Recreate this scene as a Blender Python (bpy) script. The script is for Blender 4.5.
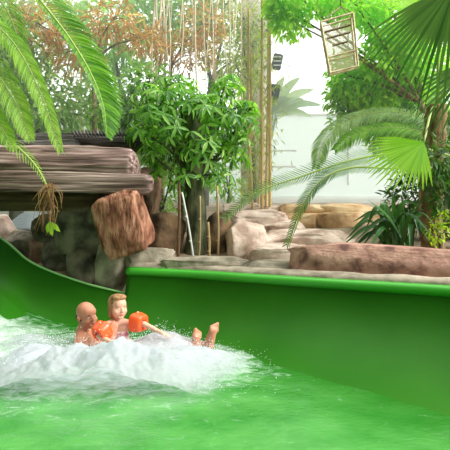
import bpy, bmesh, math, random
import numpy as np
from mathutils import Vector, Matrix, Euler, noise

for o in list(bpy.data.objects):
    bpy.data.objects.remove(o)
S = bpy.context.scene
COL = S.collection
V = Vector
PI = math.pi
FPX = 520.0      # focal length in pixels of the 450 px frame
HOR = 190.0      # horizon row
EYE = 1.55       # eye height above the water


def P(px, py, d):
    """photo pixel at depth d metres -> world point"""
    return V(((px - 225) / FPX * d, d, EYE - (py - HOR) / FPX * d))


# ------------------------------------------------------------------ camera
cd = bpy.data.cameras.new('camera')
cam = bpy.data.objects.new('camera', cd)
COL.objects.link(cam)
cam.location = (0, 0, EYE)
cam.rotation_euler = (PI / 2, 0, 0)
cd.sensor_width = 36
cd.lens = 36 * FPX / 450
cd.shift_y = -(225 - HOR) / 450
cd.clip_end = 200
S.camera = cam

HAZE = 0.05
# ------------------------------------------------------------------ world: bright overcast seen through a greenhouse roof
w = bpy.data.worlds.new('overcast')
S.world = w
w.use_nodes = True
nt = w.node_tree
for n in list(nt.nodes):
    nt.nodes.remove(n)
N = nt.nodes.new
L = nt.links.new
out = N('ShaderNodeOutputWorld')
bg = N('ShaderNodeBackground')
tc = N('ShaderNodeTexCoord')
dot = N('ShaderNodeVectorMath'); dot.operation = 'DOT_PRODUCT'
dot.inputs[1].default_value = (0.46, 0.54, 0.70)
L(tc.outputs['Generated'], dot.inputs[0])
ramp = N('ShaderNodeValToRGB')
ramp.color_ramp.elements[0].position = 0.0
ramp.color_ramp.elements[0].color = (0.05, 0.07, 0.045, 1)
ramp.color_ramp.elements[1].position = 0.62
ramp.color_ramp.elements[1].color = (1, 1, 0.97, 1)
e = ramp.color_ramp.elements.new(0.30)
e.color = (0.34, 0.38, 0.31, 1)
L(dot.outputs['Value'], ramp.inputs[0])
L(ramp.outputs[0], bg.inputs[0])
bg.inputs[1].default_value = 1.9
L(bg.outputs[0], out.inputs[0])

# soft sun through the glass roof
sd = bpy.data.lights.new('sun', 'SUN')
sun = bpy.data.objects.new('sun', sd)
COL.objects.link(sun)
sd.energy = 3.0
sd.angle = math.radians(35)
sd.color = (1, 0.98, 0.92)
sun.rotation_euler = V((.80, -.22, .54)).to_track_quat('Z', 'Y').to_euler()
sun.location = (9, 4, 7)

S.view_settings.view_transform = 'Standard'
S.view_settings.look = 'None'
S.view_settings.gamma = 1
S.view_settings.use_curve_mapping = False
S.view_settings.exposure = 0.68


# ------------------------------------------------------------------ materials
def lin(c):
    return tuple(((x / 255) / 12.92 if x / 255 < 0.04045 else ((x / 255 + 0.055) / 1.055) ** 2.4) for x in c) + (1,)


def base_mat(name):
    m = bpy.data.materials.new(name)
    m.use_nodes = True
    nt = m.node_tree
    b = nt.nodes['Principled BSDF']
    return m, nt, b


def noise_mat(name, c1, c2, scale=6, rough=0.8, bump=0.3, stretch=(1, 1, 1), bscale=None, detail=5, spec=0.3, c3=None):
    m, nt, b = base_mat(name)
    N = nt.nodes.new; L = nt.links.new
    tc = N('ShaderNodeTexCoord'); mp = N('ShaderNodeMapping')
    mp.inputs['Scale'].default_value = stretch
    L(tc.outputs['Object'], mp.inputs[0])
    n = N('ShaderNodeTexNoise'); n.inputs['Scale'].default_value = scale; n.inputs['Detail'].default_value = detail
    L(mp.outputs[0], n.inputs['Vector'])
    r = N('ShaderNodeValToRGB')
    r.color_ramp.elements[0].position = 0.36; r.color_ramp.elements[0].color = lin(c1)
    r.color_ramp.elements[1].position = 0.64; r.color_ramp.elements[1].color = lin(c2)
    if c3:
        e = r.color_ramp.elements.new(0.5); e.color = lin(c3)
    L(n.outputs[0], r.inputs[0]); L(r.outputs[0], b.inputs['Base Color'])
    b.inputs['Roughness'].default_value = rough
    b.inputs['Specular IOR Level'].default_value = spec
    if bump:
        n2 = N('ShaderNodeTexNoise'); n2.inputs['Scale'].default_value = bscale or scale * 3; n2.inputs['Detail'].default_value = 6
        L(mp.outputs[0], n2.inputs['Vector'])
        bp = N('ShaderNodeBump'); bp.inputs['Strength'].default_value = bump; bp.inputs['Distance'].default_value = 0.03
        L(n2.outputs[0], bp.inputs['Height']); L(bp.outputs[0], b.inputs['Normal'])
    return m


def leaf_mat(name, c1, c2, trans=0.4, rough=0.4, c3=None):
    """thin leaf: reflects and lets light through, tint varies from leaf to leaf"""
    m, nt, b = base_mat(name)
    N = nt.nodes.new; L = nt.links.new
    g = N('ShaderNodeNewGeometry')
    r = N('ShaderNodeValToRGB')
    r.color_ramp.elements[0].color = lin(c1); r.color_ramp.elements[1].color = lin(c2)
    if c3:
        e = r.color_ramp.elements.new(0.8); e.color = lin(c2)
        r.color_ramp.elements[-1].color = lin(c3)
    L(g.outputs['Random Per Island'], r.inputs[0])
    L(r.outputs[0], b.inputs['Base Color'])
    b.inputs['Roughness'].default_value = rough
    b.inputs['Specular IOR Level'].default_value = 0.4
    t = N('ShaderNodeBsdfTranslucent')
    mx = N('ShaderNodeMix'); mx.data_type = 'RGBA'; mx.blend_type = 'MULTIPLY'
    mx.inputs[0].default_value = 1.0
    mx.inputs[7].default_value = (1.5, 1.7, 0.6, 1)
    L(r.outputs[0], mx.inputs[6]); L(mx.outputs[2], t.inputs[0])
    ms = N('ShaderNodeMixShader'); ms.inputs[0].default_value = trans
    L(b.outputs[0], ms.inputs[1]); L(t.outputs[0], ms.inputs[2])
    L(ms.outputs[0], nt.nodes['Material Output'].inputs[0])
    return m


def plain(name, c, rough=0.5, spec=0.5, sss=0):
    m, nt, b = base_mat(name)
    b.inputs['Base Color'].default_value = lin(c)
    b.inputs['Roughness'].default_value = rough
    b.inputs['Specular IOR Level'].default_value = spec
    if sss:
        b.inputs['Subsurface Weight'].default_value = sss
        b.inputs['Subsurface Radius'].default_value = (0.02, 0.008, 0.004)
    return m


M = {}
M['slide'] = noise_mat('green_fibreglass', (36, 98, 16), (46, 108, 22), scale=0.9, rough=0.42, bump=0.04, bscale=2, spec=0.10)
M['slide_lip_lit'] = plain('lit_green_edge', (70, 178, 50), 0.35)  # brighter copy of the slide green, with light from above put into it
M['pale_edge'] = plain('pale_green_edge', (150, 205, 130), 0.4)  # paler green than the slide, along the chute's edge
M['rock'] = noise_mat('pink_grey_stone', (176, 148, 134), (236, 216, 204), scale=5, rough=0.9, bump=0.5, c3=(214, 188, 174))
M['rock_beige'] = noise_mat('beige_stone', (184, 142, 100), (240, 212, 172), scale=4, rough=0.9, bump=0.45, c3=(218, 180, 136))
M['rock_pink'] = noise_mat('dusky_pink_stone', (112, 80, 72), (188, 148, 132), scale=6, rough=0.9, bump=0.5, c3=(168, 126, 112))
M['rock_grey'] = noise_mat('grey_stone', (120, 112, 98), (182, 170, 152), scale=5, rough=0.9, bump=0.5)
M['rock_dark'] = noise_mat('dark_brown_stone', (56, 50, 44), (126, 114, 100), scale=5, rough=0.85, bump=0.6)
M['rock_brown'] = noise_mat('brown_stone', (70, 54, 40), (136, 108, 82), scale=5, rough=0.9, bump=0.6)
M['rock_rust'] = noise_mat('rusty_stone', (92, 56, 40), (184, 136, 112), scale=7, rough=0.85, bump=0.9, stretch=(1.8, 1, 0.6), c3=(148, 98, 76))
M['gap_blue'] = plain('blue_gap_standin', (168, 180, 190), 0.7)  # tone of the bluish light stand-in under the bridge
M['earth'] = noise_mat('earth', (116, 98, 80), (176, 156, 136), scale=3, rough=1, bump=0.6)
M['kerb'] = noise_mat('kerb_cement', (130, 120, 104), (176, 164, 146), scale=6, rough=0.95, bump=0.4)
M['log'] = noise_mat('weathered_log', (70, 54, 48), (178, 154, 148), scale=3, rough=0.85, bump=1.0, stretch=(0.3, 7, 7), c3=(126, 102, 96), bscale=5, detail=9)
M['log_dark'] = noise_mat('dark_log', (42, 38, 36), (104, 98, 96), scale=3, rough=0.8, bump=0.9, stretch=(0.5, 6, 6))
M['log_under'] = noise_mat('shaded_timber', (58, 44, 30), (96, 76, 54), scale=3, rough=0.9, bump=0.6, stretch=(0.5, 5, 5))
M['bark'] = noise_mat('mossy_bark', (52, 60, 40), (112, 112, 84), scale=9, rough=0.95, bump=0.8, stretch=(1, 1, 0.4))
M['bark_brown'] = noise_mat('fibrous_bark', (88, 72, 48), (160, 136, 98), scale=9, rough=0.95, bump=0.9, stretch=(2, 2, 0.3))
M['bamboo'] = noise_mat('bamboo_cane', (206, 172, 100), (238, 214, 156), scale=3, rough=0.45, bump=0.05, stretch=(1, 1, 0.3))
M['vine'] = plain('straw_stem', (236, 220, 190), 0.7)
M['node'] = plain('bamboo_node', (168, 140, 96), 0.6)
M['wall'] = plain('white_paint', (236, 242, 238), 0.7)
M['mullion'] = plain('white_bar', (232, 236, 232), 0.5)
M['column'] = plain('pale_column', (252, 242, 232), 0.7)
M['navy'] = plain('dark_blue_box', (34, 44, 72), 0.4)
M['white'] = plain('white_plastic', (228, 230, 228), 0.4)
M['cane'] = noise_mat('lantern_wood', (190, 164, 128), (232, 212, 180), scale=10, rough=0.6, bump=0.2)
M['cane_dark'] = plain('lantern_slat', (120, 96, 66), 0.6)
M['rope'] = plain('rope', (150, 130, 100), 0.9)
M['stake'] = plain('stake_wood', (176, 152, 110), 0.8)
M['brown_stem'] = plain('brown_stem', (120, 92, 66), 0.8)
M['dry'] = leaf_mat('dry_fibre', (120, 88, 54), (184, 146, 96), 0.25, 0.8)
M['orange_leaf'] = leaf_mat('orange_brown_leaf', (150, 112, 66), (214, 156, 108), 0.4, 0.6, c3=(236, 220, 190))
M['leaf_mid'] = leaf_mat('mid_green_leaf', (72, 116, 44), (138, 182, 84), 0.45)
M['leaf_dark'] = leaf_mat('dark_green_leaf', (34, 72, 30), (84, 128, 58), 0.35, 0.3)
M['leaf_gloss'] = leaf_mat('glossy_leaf', (58, 112, 44), (132, 184, 84), 0.45, 0.25, c3=(186, 220, 130))
M['leaf_bright'] = leaf_mat('bright_green_leaf', (140, 190, 60), (200, 230, 120), 0.55)
M['leaf_olive'] = leaf_mat('olive_leaf', (104, 124, 56), (182, 196, 112), 0.5, c3=(214, 208, 160))
M['leaf_soft'] = leaf_mat('soft_green_leaf', (110, 160, 76), (184, 216, 136), 0.5)
M['leaf_pale'] = leaf_mat('pale_leaf', (150, 172, 156), (190, 206, 190), 0.25)
M['leaf_yellow'] = leaf_mat('yellow_green_leaf', (132, 164, 40), (190, 210, 78), 0.5)
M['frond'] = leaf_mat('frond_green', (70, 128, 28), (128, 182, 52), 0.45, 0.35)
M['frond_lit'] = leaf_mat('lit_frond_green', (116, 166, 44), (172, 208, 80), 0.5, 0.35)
M['frond_soft'] = leaf_mat('pale_frond_green', (108, 146, 92), (156, 186, 128), 0.4, 0.4)
M['frond_arch'] = leaf_mat('arched_frond_green', (64, 106, 50), (112, 150, 84), 0.3, 0.4)
M['rachis'] = plain('frond_stalk', (150, 172, 84), 0.5)
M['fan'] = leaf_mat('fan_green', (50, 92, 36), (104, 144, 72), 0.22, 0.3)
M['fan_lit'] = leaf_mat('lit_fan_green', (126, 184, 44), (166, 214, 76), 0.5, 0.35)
M['strap'] = leaf_mat('strap_green', (30, 72, 34), (82, 132, 66), 0.25, 0.25)
M['skin'] = plain('tan_skin', (196, 134, 106), 0.45, 0.4, 0.05)
M['skin_girl'] = plain('fair_skin', (222, 170, 144), 0.5, 0.4, 0.05)
M['sole'] = plain('foot_skin', (222, 164, 132), 0.5, 0.4)
M['lip'] = plain('lip', (186, 96, 88), 0.4)
M['eye'] = plain('eye_white', (236, 232, 226), 0.2)
M['iris'] = plain('iris', (50, 36, 28), 0.2)
M['brow'] = plain('brow', (110, 80, 56), 0.8)
M['hair_man'] = noise_mat('grey_brown_hair', (70, 54, 44), (104, 84, 70), scale=60, rough=0.7, bump=0.4)
M['hair_girl'] = noise_mat('light_brown_hair', (120, 84, 54), (184, 142, 98), scale=30, rough=0.5, bump=0.5, stretch=(1, 1, 0.3))
M['armband'] = plain('orange_vinyl', (250, 92, 40), 0.28)
M['valve'] = plain('clear_valve', (244, 190, 160), 0.3)
M['suit'] = noise_mat('pink_patterned_swimsuit', (250, 226, 224), (206, 120, 140), scale=26, rough=0.7, bump=0)


def water_material():
    m, nt, b = base_mat('green_pool_water')
    N = nt.nodes.new; L = nt.links.new
    tc = N('ShaderNodeTexCoord')
    at = N('ShaderNodeAttribute'); at.attribute_name = 'foam'
    mp = N('ShaderNodeMapping'); mp.inputs['Scale'].default_value = (1, 1.6, 1); mp.inputs['Rotation'].default_value = (0, 0, -0.35)
    L(tc.outputs['Object'], mp.inputs[0])
    n = N('ShaderNodeTexNoise'); n.inputs['Scale'].default_value = 7; n.inputs['Detail'].default_value = 8; n.inputs['Roughness'].default_value = 0.68; n.inputs['Distortion'].default_value = 0.7
    L(mp.outputs[0], n.inputs['Vector'])
    # foam streaks: noise + local amount of foam
    ad = N('ShaderNodeMath'); ad.operation = 'ADD'
    L(n.outputs[0], ad.inputs[0]); L(at.outputs['Fac'], ad.inputs[1])
    mr = N('ShaderNodeMapRange'); mr.inputs['From Min'].default_value = 0.62; mr.inputs['From Max'].default_value = 1.2
    L(ad.outputs[0], mr.inputs['Value'])
    n2 = N('ShaderNodeTexNoise'); n2.inputs['Scale'].default_value = 2.2; n2.inputs['Detail'].default_value = 4
    L(mp.outputs[0], n2.inputs['Vector'])
    r = N('ShaderNodeValToRGB')
    r.color_ramp.elements[0].position = 0.3; r.color_ramp.elements[0].color = lin((46, 122, 44))
    r.color_ramp.elements[1].position = 0.7; r.color_ramp.elements[1].color = lin((82, 152, 72))
    L(n2.outputs[0], r.inputs[0])
    mx = N('ShaderNodeMix'); mx.data_type = 'RGBA'
    # shallow water along the wall shows the green fibreglass through it
    ad2 = N('ShaderNodeAttribute'); ad2.attribute_name = 'depth'
    md = N('ShaderNodeMix'); md.data_type = 'RGBA'
    L(ad2.outputs['Fac'], md.inputs[0]); md.inputs[6].default_value = lin((36, 104, 22)); L(r.outputs[0], md.inputs[7])
    L(mr.outputs[0], mx.inputs[0]); L(md.outputs[2], mx.inputs[6]); mx.inputs[7].default_value = lin((226, 240, 234))
    L(mx.outputs[2], b.inputs['Base Color'])
    b.inputs['Roughness'].default_value = 0.16
    b.inputs['IOR'].default_value = 1.33
    n3 = N('ShaderNodeTexNoise'); n3.inputs['Scale'].default_value = 16; n3.inputs['Detail'].default_value = 5
    L(mp.outputs[0], n3.inputs['Vector'])
    bp = N('ShaderNodeBump'); bp.inputs['Strength'].default_value = 0.35; bp.inputs['Distance'].default_value = 0.02
    L(n3.outputs[0], bp.inputs['Height']); L(bp.outputs[0], b.inputs['Normal'])
    return m


def foam_material():
    m, nt, b = base_mat('white_foam')
    N = nt.nodes.new; L = nt.links.new
    tc = N('ShaderNodeTexCoord')
    at = N('ShaderNodeAttribute'); at.attribute_name = 'dens'
    n = N('ShaderNodeTexNoise'); n.inputs['Scale'].default_value = 11; n.inputs['Detail'].default_value = 9; n.inputs['Roughness'].default_value = 0.72
    L(tc.outputs['Object'], n.inputs['Vector'])
    ad = N('ShaderNodeMath'); ad.operation = 'ADD'
    L(n.outputs[0], ad.inputs[0]); L(at.outputs['Fac'], ad.inputs[1])
    mr = N('ShaderNodeMapRange'); mr.inputs['From Min'].default_value = 0.66; mr.inputs['From Max'].default_value = 1.30
    L(ad.outputs[0], mr.inputs['Value'])
    b.inputs['Base Color'].default_value = lin((220, 221, 230))
    b.inputs['Roughness'].default_value = 0.7
    tr = N('ShaderNodeBsdfTransparent')
    tl = N('ShaderNodeBsdfTranslucent'); tl.inputs[0].default_value = lin((220, 221, 230))
    m1 = N('ShaderNodeMixShader'); m1.inputs[0].default_value = 0.65
    L(b.outputs[0], m1.inputs[1]); L(tl.outputs[0], m1.inputs[2])
    ms = N('ShaderNodeMixShader')
    L(mr.outputs[0], ms.inputs[0]); L(tr.outputs[0], ms.inputs[1]); L(m1.outputs[0], ms.inputs[2])
    L(ms.outputs[0], nt.nodes['Material Output'].inputs[0])
    bp = N('ShaderNodeBump'); bp.inputs['Strength'].default_value = 0.5; bp.inputs['Distance'].default_value = 0.02
    L(n.outputs[0], bp.inputs['Height']); L(bp.outputs[0], b.inputs['Normal'])
    return m


M['water'] = water_material()
M['foam'] = foam_material()
M['drop'] = plain('white_droplet', (240, 244, 246), 0.5)
gm, gnt, gb = base_mat('greenhouse_glass')
gt = gnt.nodes.new('ShaderNodeBsdfTransparent'); gt.inputs[0].default_value = (0.95, 0.98, 0.97, 1)
gg = gnt.nodes.new('ShaderNodeBsdfGlossy'); gg.inputs['Roughness'].default_value = 0.05
gx = gnt.nodes.new('ShaderNodeMixShader'); gx.inputs[0].default_value = 0.06
gnt.links.new(gt.outputs[0], gx.inputs[1]); gnt.links.new(gg.outputs[0], gx.inputs[2]); gnt.links.new(gx.outputs[0], gnt.nodes['Material Output'].inputs[0])
M['glass'] = gm
fm, fnt, fb_ = base_mat('frosted_glass')
ft_ = fnt.nodes.new('ShaderNodeBsdfTransparent'); ft_.inputs[0].default_value = (0.74, 0.80, 0.76, 1)
fx = fnt.nodes.new('ShaderNodeMixShader'); fx.inputs[0].default_value = 0.4
fb_.inputs['Base Color'].default_value = (.85, .9, .87, 1); fb_.inputs['Roughness'].default_value = .8
fnt.links.new(ft_.outputs[0], fx.inputs[1]); fnt.links.new(fb_.outputs[0], fx.inputs[2]); fnt.links.new(fx.outputs[0], fnt.nodes['Material Output'].inputs[0])
M['frosted'] = fm
pm, pnt, pb = base_mat('cream_gauze')
pt = pnt.nodes.new('ShaderNodeBsdfTransparent'); pxx = pnt.nodes.new('ShaderNodeMixShader'); pxx.inputs[0].default_value = 0.45
pb.inputs['Base Color'].default_value = lin((232, 226, 196)); pb.inputs['Roughness'].default_value = .8
pnt.links.new(pt.outputs[0], pxx.inputs[1]); pnt.links.new(pb.outputs[0], pxx.inputs[2]); pnt.links.new(pxx.outputs[0], pnt.nodes['Material Output'].inputs[0])
M['paper'] = pm


# ------------------------------------------------------------------ object helpers
def link(name, me, mat=None, parent=None, smooth=True):
    if mat is not None:
        me.materials.append(mat)
    if smooth:
        me.shade_smooth()
    o = bpy.data.objects.new(name, me)
    COL.objects.link(o)
    if parent is not None:
        o.parent = parent
        o.matrix_parent_inverse = Matrix.Translation(-parent.location)
    return o


def from_bm(name, bm, mat=None, parent=None, smooth=True):
    me = bpy.data.meshes.new(name)
    bm.to_mesh(me); bm.free()
    return link(name, me, mat, parent, smooth)


def from_py(name, vs, fs, mat=None, parent=None, smooth=True):
    me = bpy.data.meshes.new(name)
    me.from_pydata([tuple(v) for v in vs], [], fs)
    me.update()
    return link(name, me, mat, parent, smooth)


def tag(o, label=None, cat=None, group=None, kind=None):
    if label: o['label'] = label
    if cat: o['category'] = cat
    if group: o['group'] = group
    if kind: o['kind'] = kind
    return o


def empty(name, loc, label=None, cat=None, group=None):
    o = bpy.data.objects.new(name, None)
    COL.objects.link(o)
    o.location = loc
    o.empty_display_size = 0.1
    return tag(o, label, cat, group)


def catmull(pts, n):
    pts = [V(p) for p in pts]
    q = [pts[0] * 2 - pts[1]] + pts + [pts[-1] * 2 - pts[-2]]
    res = []
    segs = len(pts) - 1
    for i in range(n):
        u = i / (n - 1) * segs
        k = min(int(u), segs - 1)
        t = u - k
        a, b, c, d = q[k:k + 4]
        res.append(0.5 * ((2 * b) + (c - a) * t + (2 * a - 5 * b + 4 * c - d) * t * t + (3 * b - a - 3 * c + d) * t ** 3))
    return res


class MB:
    """collects geometry of ONE mesh"""
    def __init__(s):
        s.v = []; s.f = []

    def add(s, vs, fs):
        k = len(s.v)
        s.v += [V(v) for v in vs]
        s.f += [tuple(i + k for i in f) for f in fs]

    def tube(s, pts, r0, r1=None, n=8, rad=None, cap=True):
        pts = [V(p) for p in pts]
        if r1 is None: r1 = r0
        m = len(pts)
        rings = []
        up = V((0, 0, 1))
        t0 = (pts[1] - pts[0]).normalized()
        if abs(t0.dot(up)) > 0.95: up = V((1, 0, 0))
        nrm = (up - t0 * up.dot(t0)).normalized()
        vs = []
        for i, p in enumerate(pts):
            t = (pts[min(i + 1, m - 1)] - pts[max(i - 1, 0)]).normalized()
            nrm = (nrm - t * nrm.dot(t)).normalized()
            b = t.cross(nrm)
            r = rad(i / (m - 1)) if rad else r0 + (r1 - r0) * i / (m - 1)
            for k in range(n):
                a = 2 * PI * k / n
                vs.append(p + nrm * (r * math.cos(a)) + b * (r * math.sin(a)))
        fs = [(i * n + k, i * n + (k + 1) % n, (i + 1) * n + (k + 1) % n, (i + 1) * n + k) for i in range(m - 1) for k in range(n)]
        if cap:
            fs.append(tuple(range(n))[::-1]); fs.append(tuple(range((m - 1) * n, m * n)))
        s.add(vs, fs)

    def box(s, c, size, rot=None):
        c = V(c); h = V(size) / 2
        R = rot if rot is not None else Matrix.Identity(3)
        vs = [c + R @ V((x * h.x, y * h.y, z * h.z)) for x in (-1, 1) for y in (-1, 1) for z in (-1, 1)]
        s.add(vs, [(0, 1, 3, 2), (4, 6, 7, 5), (0, 4, 5, 1), (2, 3, 7, 6), (0, 2, 6, 4), (1, 5, 7, 3)])

    def bar(s, a, b, w):
        s.tube([a, b], w / 2, n=4)

    def strip(s, pts, width, nrm, fold=0.0):
        """leaf blade along pts, width(t), facing nrm, folded along its midrib"""
        m = len(pts)
        vs = []; fs = []
        for i, p in enumerate(pts):
            t = (pts[min(i + 1, m - 1)] - pts[max(i - 1, 0)]).normalized()
            side = t.cross(nrm)
            if side.length < 1e-4: side = V((1, 0, 0))
            side.normalize()
            up = side.cross(t)
            wd = width(i / (m - 1)) / 2
            vs += [p - side * wd + up * (wd * fold), p, p + side * wd + up * (wd * fold)]
        for i in range(m - 1):
            a = i * 3
            fs += [(a, a + 1, a + 4, a + 3), (a + 1, a + 2, a + 5, a + 4)]
        s.add(vs, fs)

    def build(s, name, mat, parent=None, smooth=True):
        return from_py(name, s.v, s.f, mat, parent, smooth)


# ------------------------------------------------------------------ ground shape
RIM = [(-9, 10.5), (-6, 9.3), (-4.28, 7.8), (-2.99, 6.9), (-2.47, 6.6), (-1.76, 6.35), (-1.18, 6.2), (-.40, 6.0), (.27, 5.6), (1.03, 5.1), (1.93, 4.45), (2.42, 4.0), (3.2, 3.1), (4.2, 2.4), (8, 1.2)]


def rim_y(x):
    for (a, b), (c, d) in zip(RIM, RIM[1:]):
        if x <= c:
            return b + (d - b) * (x - a) / (c - a)
    return RIM[-1][1]


def ground_z(x, y):
    base = 0.56 + 0.19 * max(0, y - 6.0)
    base = min(base, 1.17)
    q_ = max(0, min(1, (-2.1 - x) / .6)); base -= .50 * q_ * max(0, min(1, (y - 6.6) / .5))
    if x > 0.3:
        base += 0.10 * min(1, (x - 0.3) / 1.0) * (1 if y < 7 else 1 / (1 + (y - 7)))
    return base


# ------------------------------------------------------------------ the slide and its water
rows = [
    # water's far edge, rim, near rim (x, y)
    (V((-5.5, 8.0, .95)), V((-6.0, 9.3, 1.65)), (-5.5, 2.6)),
    (P(-60, 264, 7.2), P(-60, 203, 7.8), (-3.9, 2.15)),
    (P(0, 292, 6.2), P(0, 237, 6.9), (-2.7, 1.95)),
    (P(28, 314, 6.0), P(32, 262, 6.6), (-2.0, 1.92)),
    (P(60, 329, 5.8), P(80, 281, 6.35), (-1.5, 1.9)),
    (P(105, 334, 5.6), P(127, 293, 6.2), (-.9, 1.85)),
    (P(170, 341, 5.35), P(190, 270, 6.0), (-.3, 1.8)),
    (P(215, 352, 4.98), P(250, 274, 5.6), (.1, 1.65)),
    (P(270, 380, 4.24), P(330, 279, 5.1), (.5, 1.35)),
    (P(350, 408, 3.70), P(450, 286, 4.45), (.8, .95)),
    (P(430, 435, 3.29), P(540, 293, 4.0), (1.1, .5)),
    (V((2.3, 2.3, 0)), V((3.2, 3.1, .72)), (1.5, -.1)),
    (V((3.2, 1.5, 0)), V((4.2, 2.4, .75)), (2.3, -1.0)),
]
JOIN = P(127, 267, 6.2)


def sample(rws, n):
    A = catmull([r[0] for r in rws], n)
    B = catmull([r[1] for r in rws], n)
    C = catmull([V((r[2][0], r[2][1], .5)) for r in rws], n)
    return A, B, C


def trough(name, rws, n, parent, mat):
    A, B, C = sample(rws, n)
    vs = []; ns = 0
    for a, b, c in zip(A, B, C):
        a = a - V((0, 0, .03))
        col = []
        # far wall, from the rim down
        K = 16
        for k in range(K + 1):
            th = PI / 2 * (1 - k / K)
            hz = math.sin(th); vt = 1 - math.cos(th)
            col.append(V((a.x + (b.x - a.x) * hz, a.y + (b.y - a.y) * hz, a.z + (b.z - a.z) * vt)))
        # bed under the water
        nb = c + (a - c).normalized() * 0.75
        nb.z = -.05
        for k in range(1, 8):
            f = k / 8
            q = a.lerp(nb, f); q.z = a.z * (1 - f) + (-.05) * f - .30 * math.sin(PI * f)
            col.append(q)
        for k in range(0, 9):
            th = PI / 2 * k / 8
            q = nb.lerp(V((c.x, c.y, nb.z)), math.sin(th)); q.z = nb.z + (.5 - nb.z) * (1 - math.cos(th))
            col.append(q)
        ns = len(col)
        vs += col
    fs = [(i * ns + k, (i + 1) * ns + k, (i + 1) * ns + k + 1, i * ns + k + 1) for i in range(n - 1) for k in range(ns - 1)]
    o = from_py(name, vs, fs, mat, parent)
    sm = o.modifiers.new('thickness', 'SOLIDIFY'); sm.thickness = 0.02; sm.offset = 1
    return o, A, B, C


slide = empty('water_slide', (0, 4, 0), 'green fibreglass water slide channel curving from left round to the right', 'water slide')
leftrows = rows[:6]
rightrows = [(rows[5][0], JOIN, rows[5][2])] + rows[6:]
_, A1, B1, C1 = trough('chute_section', leftrows, 60, slide, M['slide'])
_, A2, B2, C2 = trough('channel_section', rightrows, 90, slide, M['slide'])
mb = MB(); mb.tube([b + V((0, 0, -.008)) for b in B1], .014, n=8)
tag(mb.build('chute_edge', M['pale_edge'], slide), 'thin pale edge of the chute')
# rolled lip of the right part
mb = MB()
mb.tube([b + V((0.0, .02, -.05)) for b in B2], .052, n=14)
tag(mb.build('rolled_rim', M['slide_lip_lit'], slide), 'rolled green rim, coloured as if lit from above')
mb = MB(); mb.tube([c for c in C1], .03, n=8); mb.build('near_rim', M['slide_lip_lit'], slide)
mb = MB(); mb.tube([c for c in C2], .03, n=8); mb.build('near_rim', M['slide_lip_lit'], slide)


def splash_amount(x, y):
    """how much foam lies on the water here"""
    f = 0.0
    for (cx, cy, rx, ry, a) in ((-1.15, 4.7, 1.15, .75, .6), (-2.3, 5.4, .8, .6, .28), (-0.3, 4.7, .7, .5, .3), (-1.9, 4.6, 1.0, .6, .10), (-2.7, 4.9, 1.2, 1.2, .10)):
        q = ((x - cx) / rx) ** 2 + ((y - cy) / ry) ** 2
        f += a * math.exp(-q * 1.2)
    return f


def build_water():
    A = A1[:-1] + A2; B = B1[:-1] + B2; C = C1[:-1] + C2
    n = len(A); K = 150
    vs = []; foam = []
    for a, b, c in zip(A, B, C):
        far = a.lerp(V((b.x, b.y, a.z)), .42)
        near = V((c.x, c.y, 0)) + (V((a.x, a.y, 0)) - V((c.x, c.y, 0))).normalized() * .28
        for k in range(K):
            f = k / (K - 1)
            x = far.x + (near.x - far.x) * f; y = far.y + (near.y - far.y) * f
            fall = max(0, 1 - f * 3.2); fall = fall * fall * (3 - 2 * fall)
            z = a.z * fall
            if z < 0: z = 0
            p = V((x, y, 0))
            amp = .010 + .05 * min(1, splash_amount(x, y))
            edge = min(1, f * 9)
            h = noise.noise(p * 2.1) * .9 + noise.noise(p * 5.3 + V((3, 1, 0))) * .6 + noise.noise(p * 12 + V((7, 4, 2))) * .35
            vs.append((x, y, z + h * amp * edge))
            foam.append(min(.62, splash_amount(x, y) + .25 * fall * min(1, a.z * 3)))
    fs = [(i * K + k, (i + 1) * K + k, (i + 1) * K + k + 1, i * K + k + 1) for i in range(n - 1) for k in range(K - 1)]
    o = from_py('pool_water', vs, fs, M['water'])
    at = o.data.attributes.new('foam', 'FLOAT', 'POINT')
    at.data.foreach_set('value', foam)
    at = o.data.attributes.new('depth', 'FLOAT', 'POINT')
    at.data.foreach_set('value', [min(1, k / (K - 1) * 2.6) for i in range(n) for k in range(K)])
    return o


wat = build_water()
tag(wat, 'rippled milky green water filling the slide channel', 'water', kind='stuff')


# ------------------------------------------------------------------ ground, kerb, back wall and glazing
def build_ground():
    xs = np.linspace(-11, 9, 120); K = 60
    vs = []
    for x in xs:
        y0 = rim_y(x) + .06
        # rim height here
        zr = min((b - V((x, y0, b.z))).length * 100 + b.z for b in B1 + B2)
        best = min(B1 + B2, key=lambda b: (b.x - x) ** 2)
        if x < -9: best = B1[0]
        for k in range(K):
            f = (k / (K - 1)) ** 1.6
            y = y0 + (16.5 - y0) * f
            g = ground_z(x, y)
            q = min(1, (y - y0) / .5)
            z = min(best.z - .03, g) * (1 - q) + g * q
            z += .05 * noise.noise(V((x * 1.7, y * 1.7, 0))) * q
            vs.append((x, y, z))
    n = len(xs)
    fs = [(i * K + k, (i + 1) * K + k, (i + 1) * K + k + 1, i * K + k + 1) for i in range(n - 1) for k in range(K - 1)]
    return from_py('ground', vs, fs, M['earth'])


tag(build_ground(), kind='structure')
# low bank on the near side of the channel
vs = []; pts = C1[:-1] + C2
for c in pts:
    vs += [(c.x, c.y - .03, .47), (c.x - .3, c.y - 2.5, .46)]
tag(from_py('floor_near', vs, [(2 * i, 2 * i + 2, 2 * i + 3, 2 * i + 1) for i in range(len(pts) - 1)], M['kerb']), kind='structure')
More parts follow.
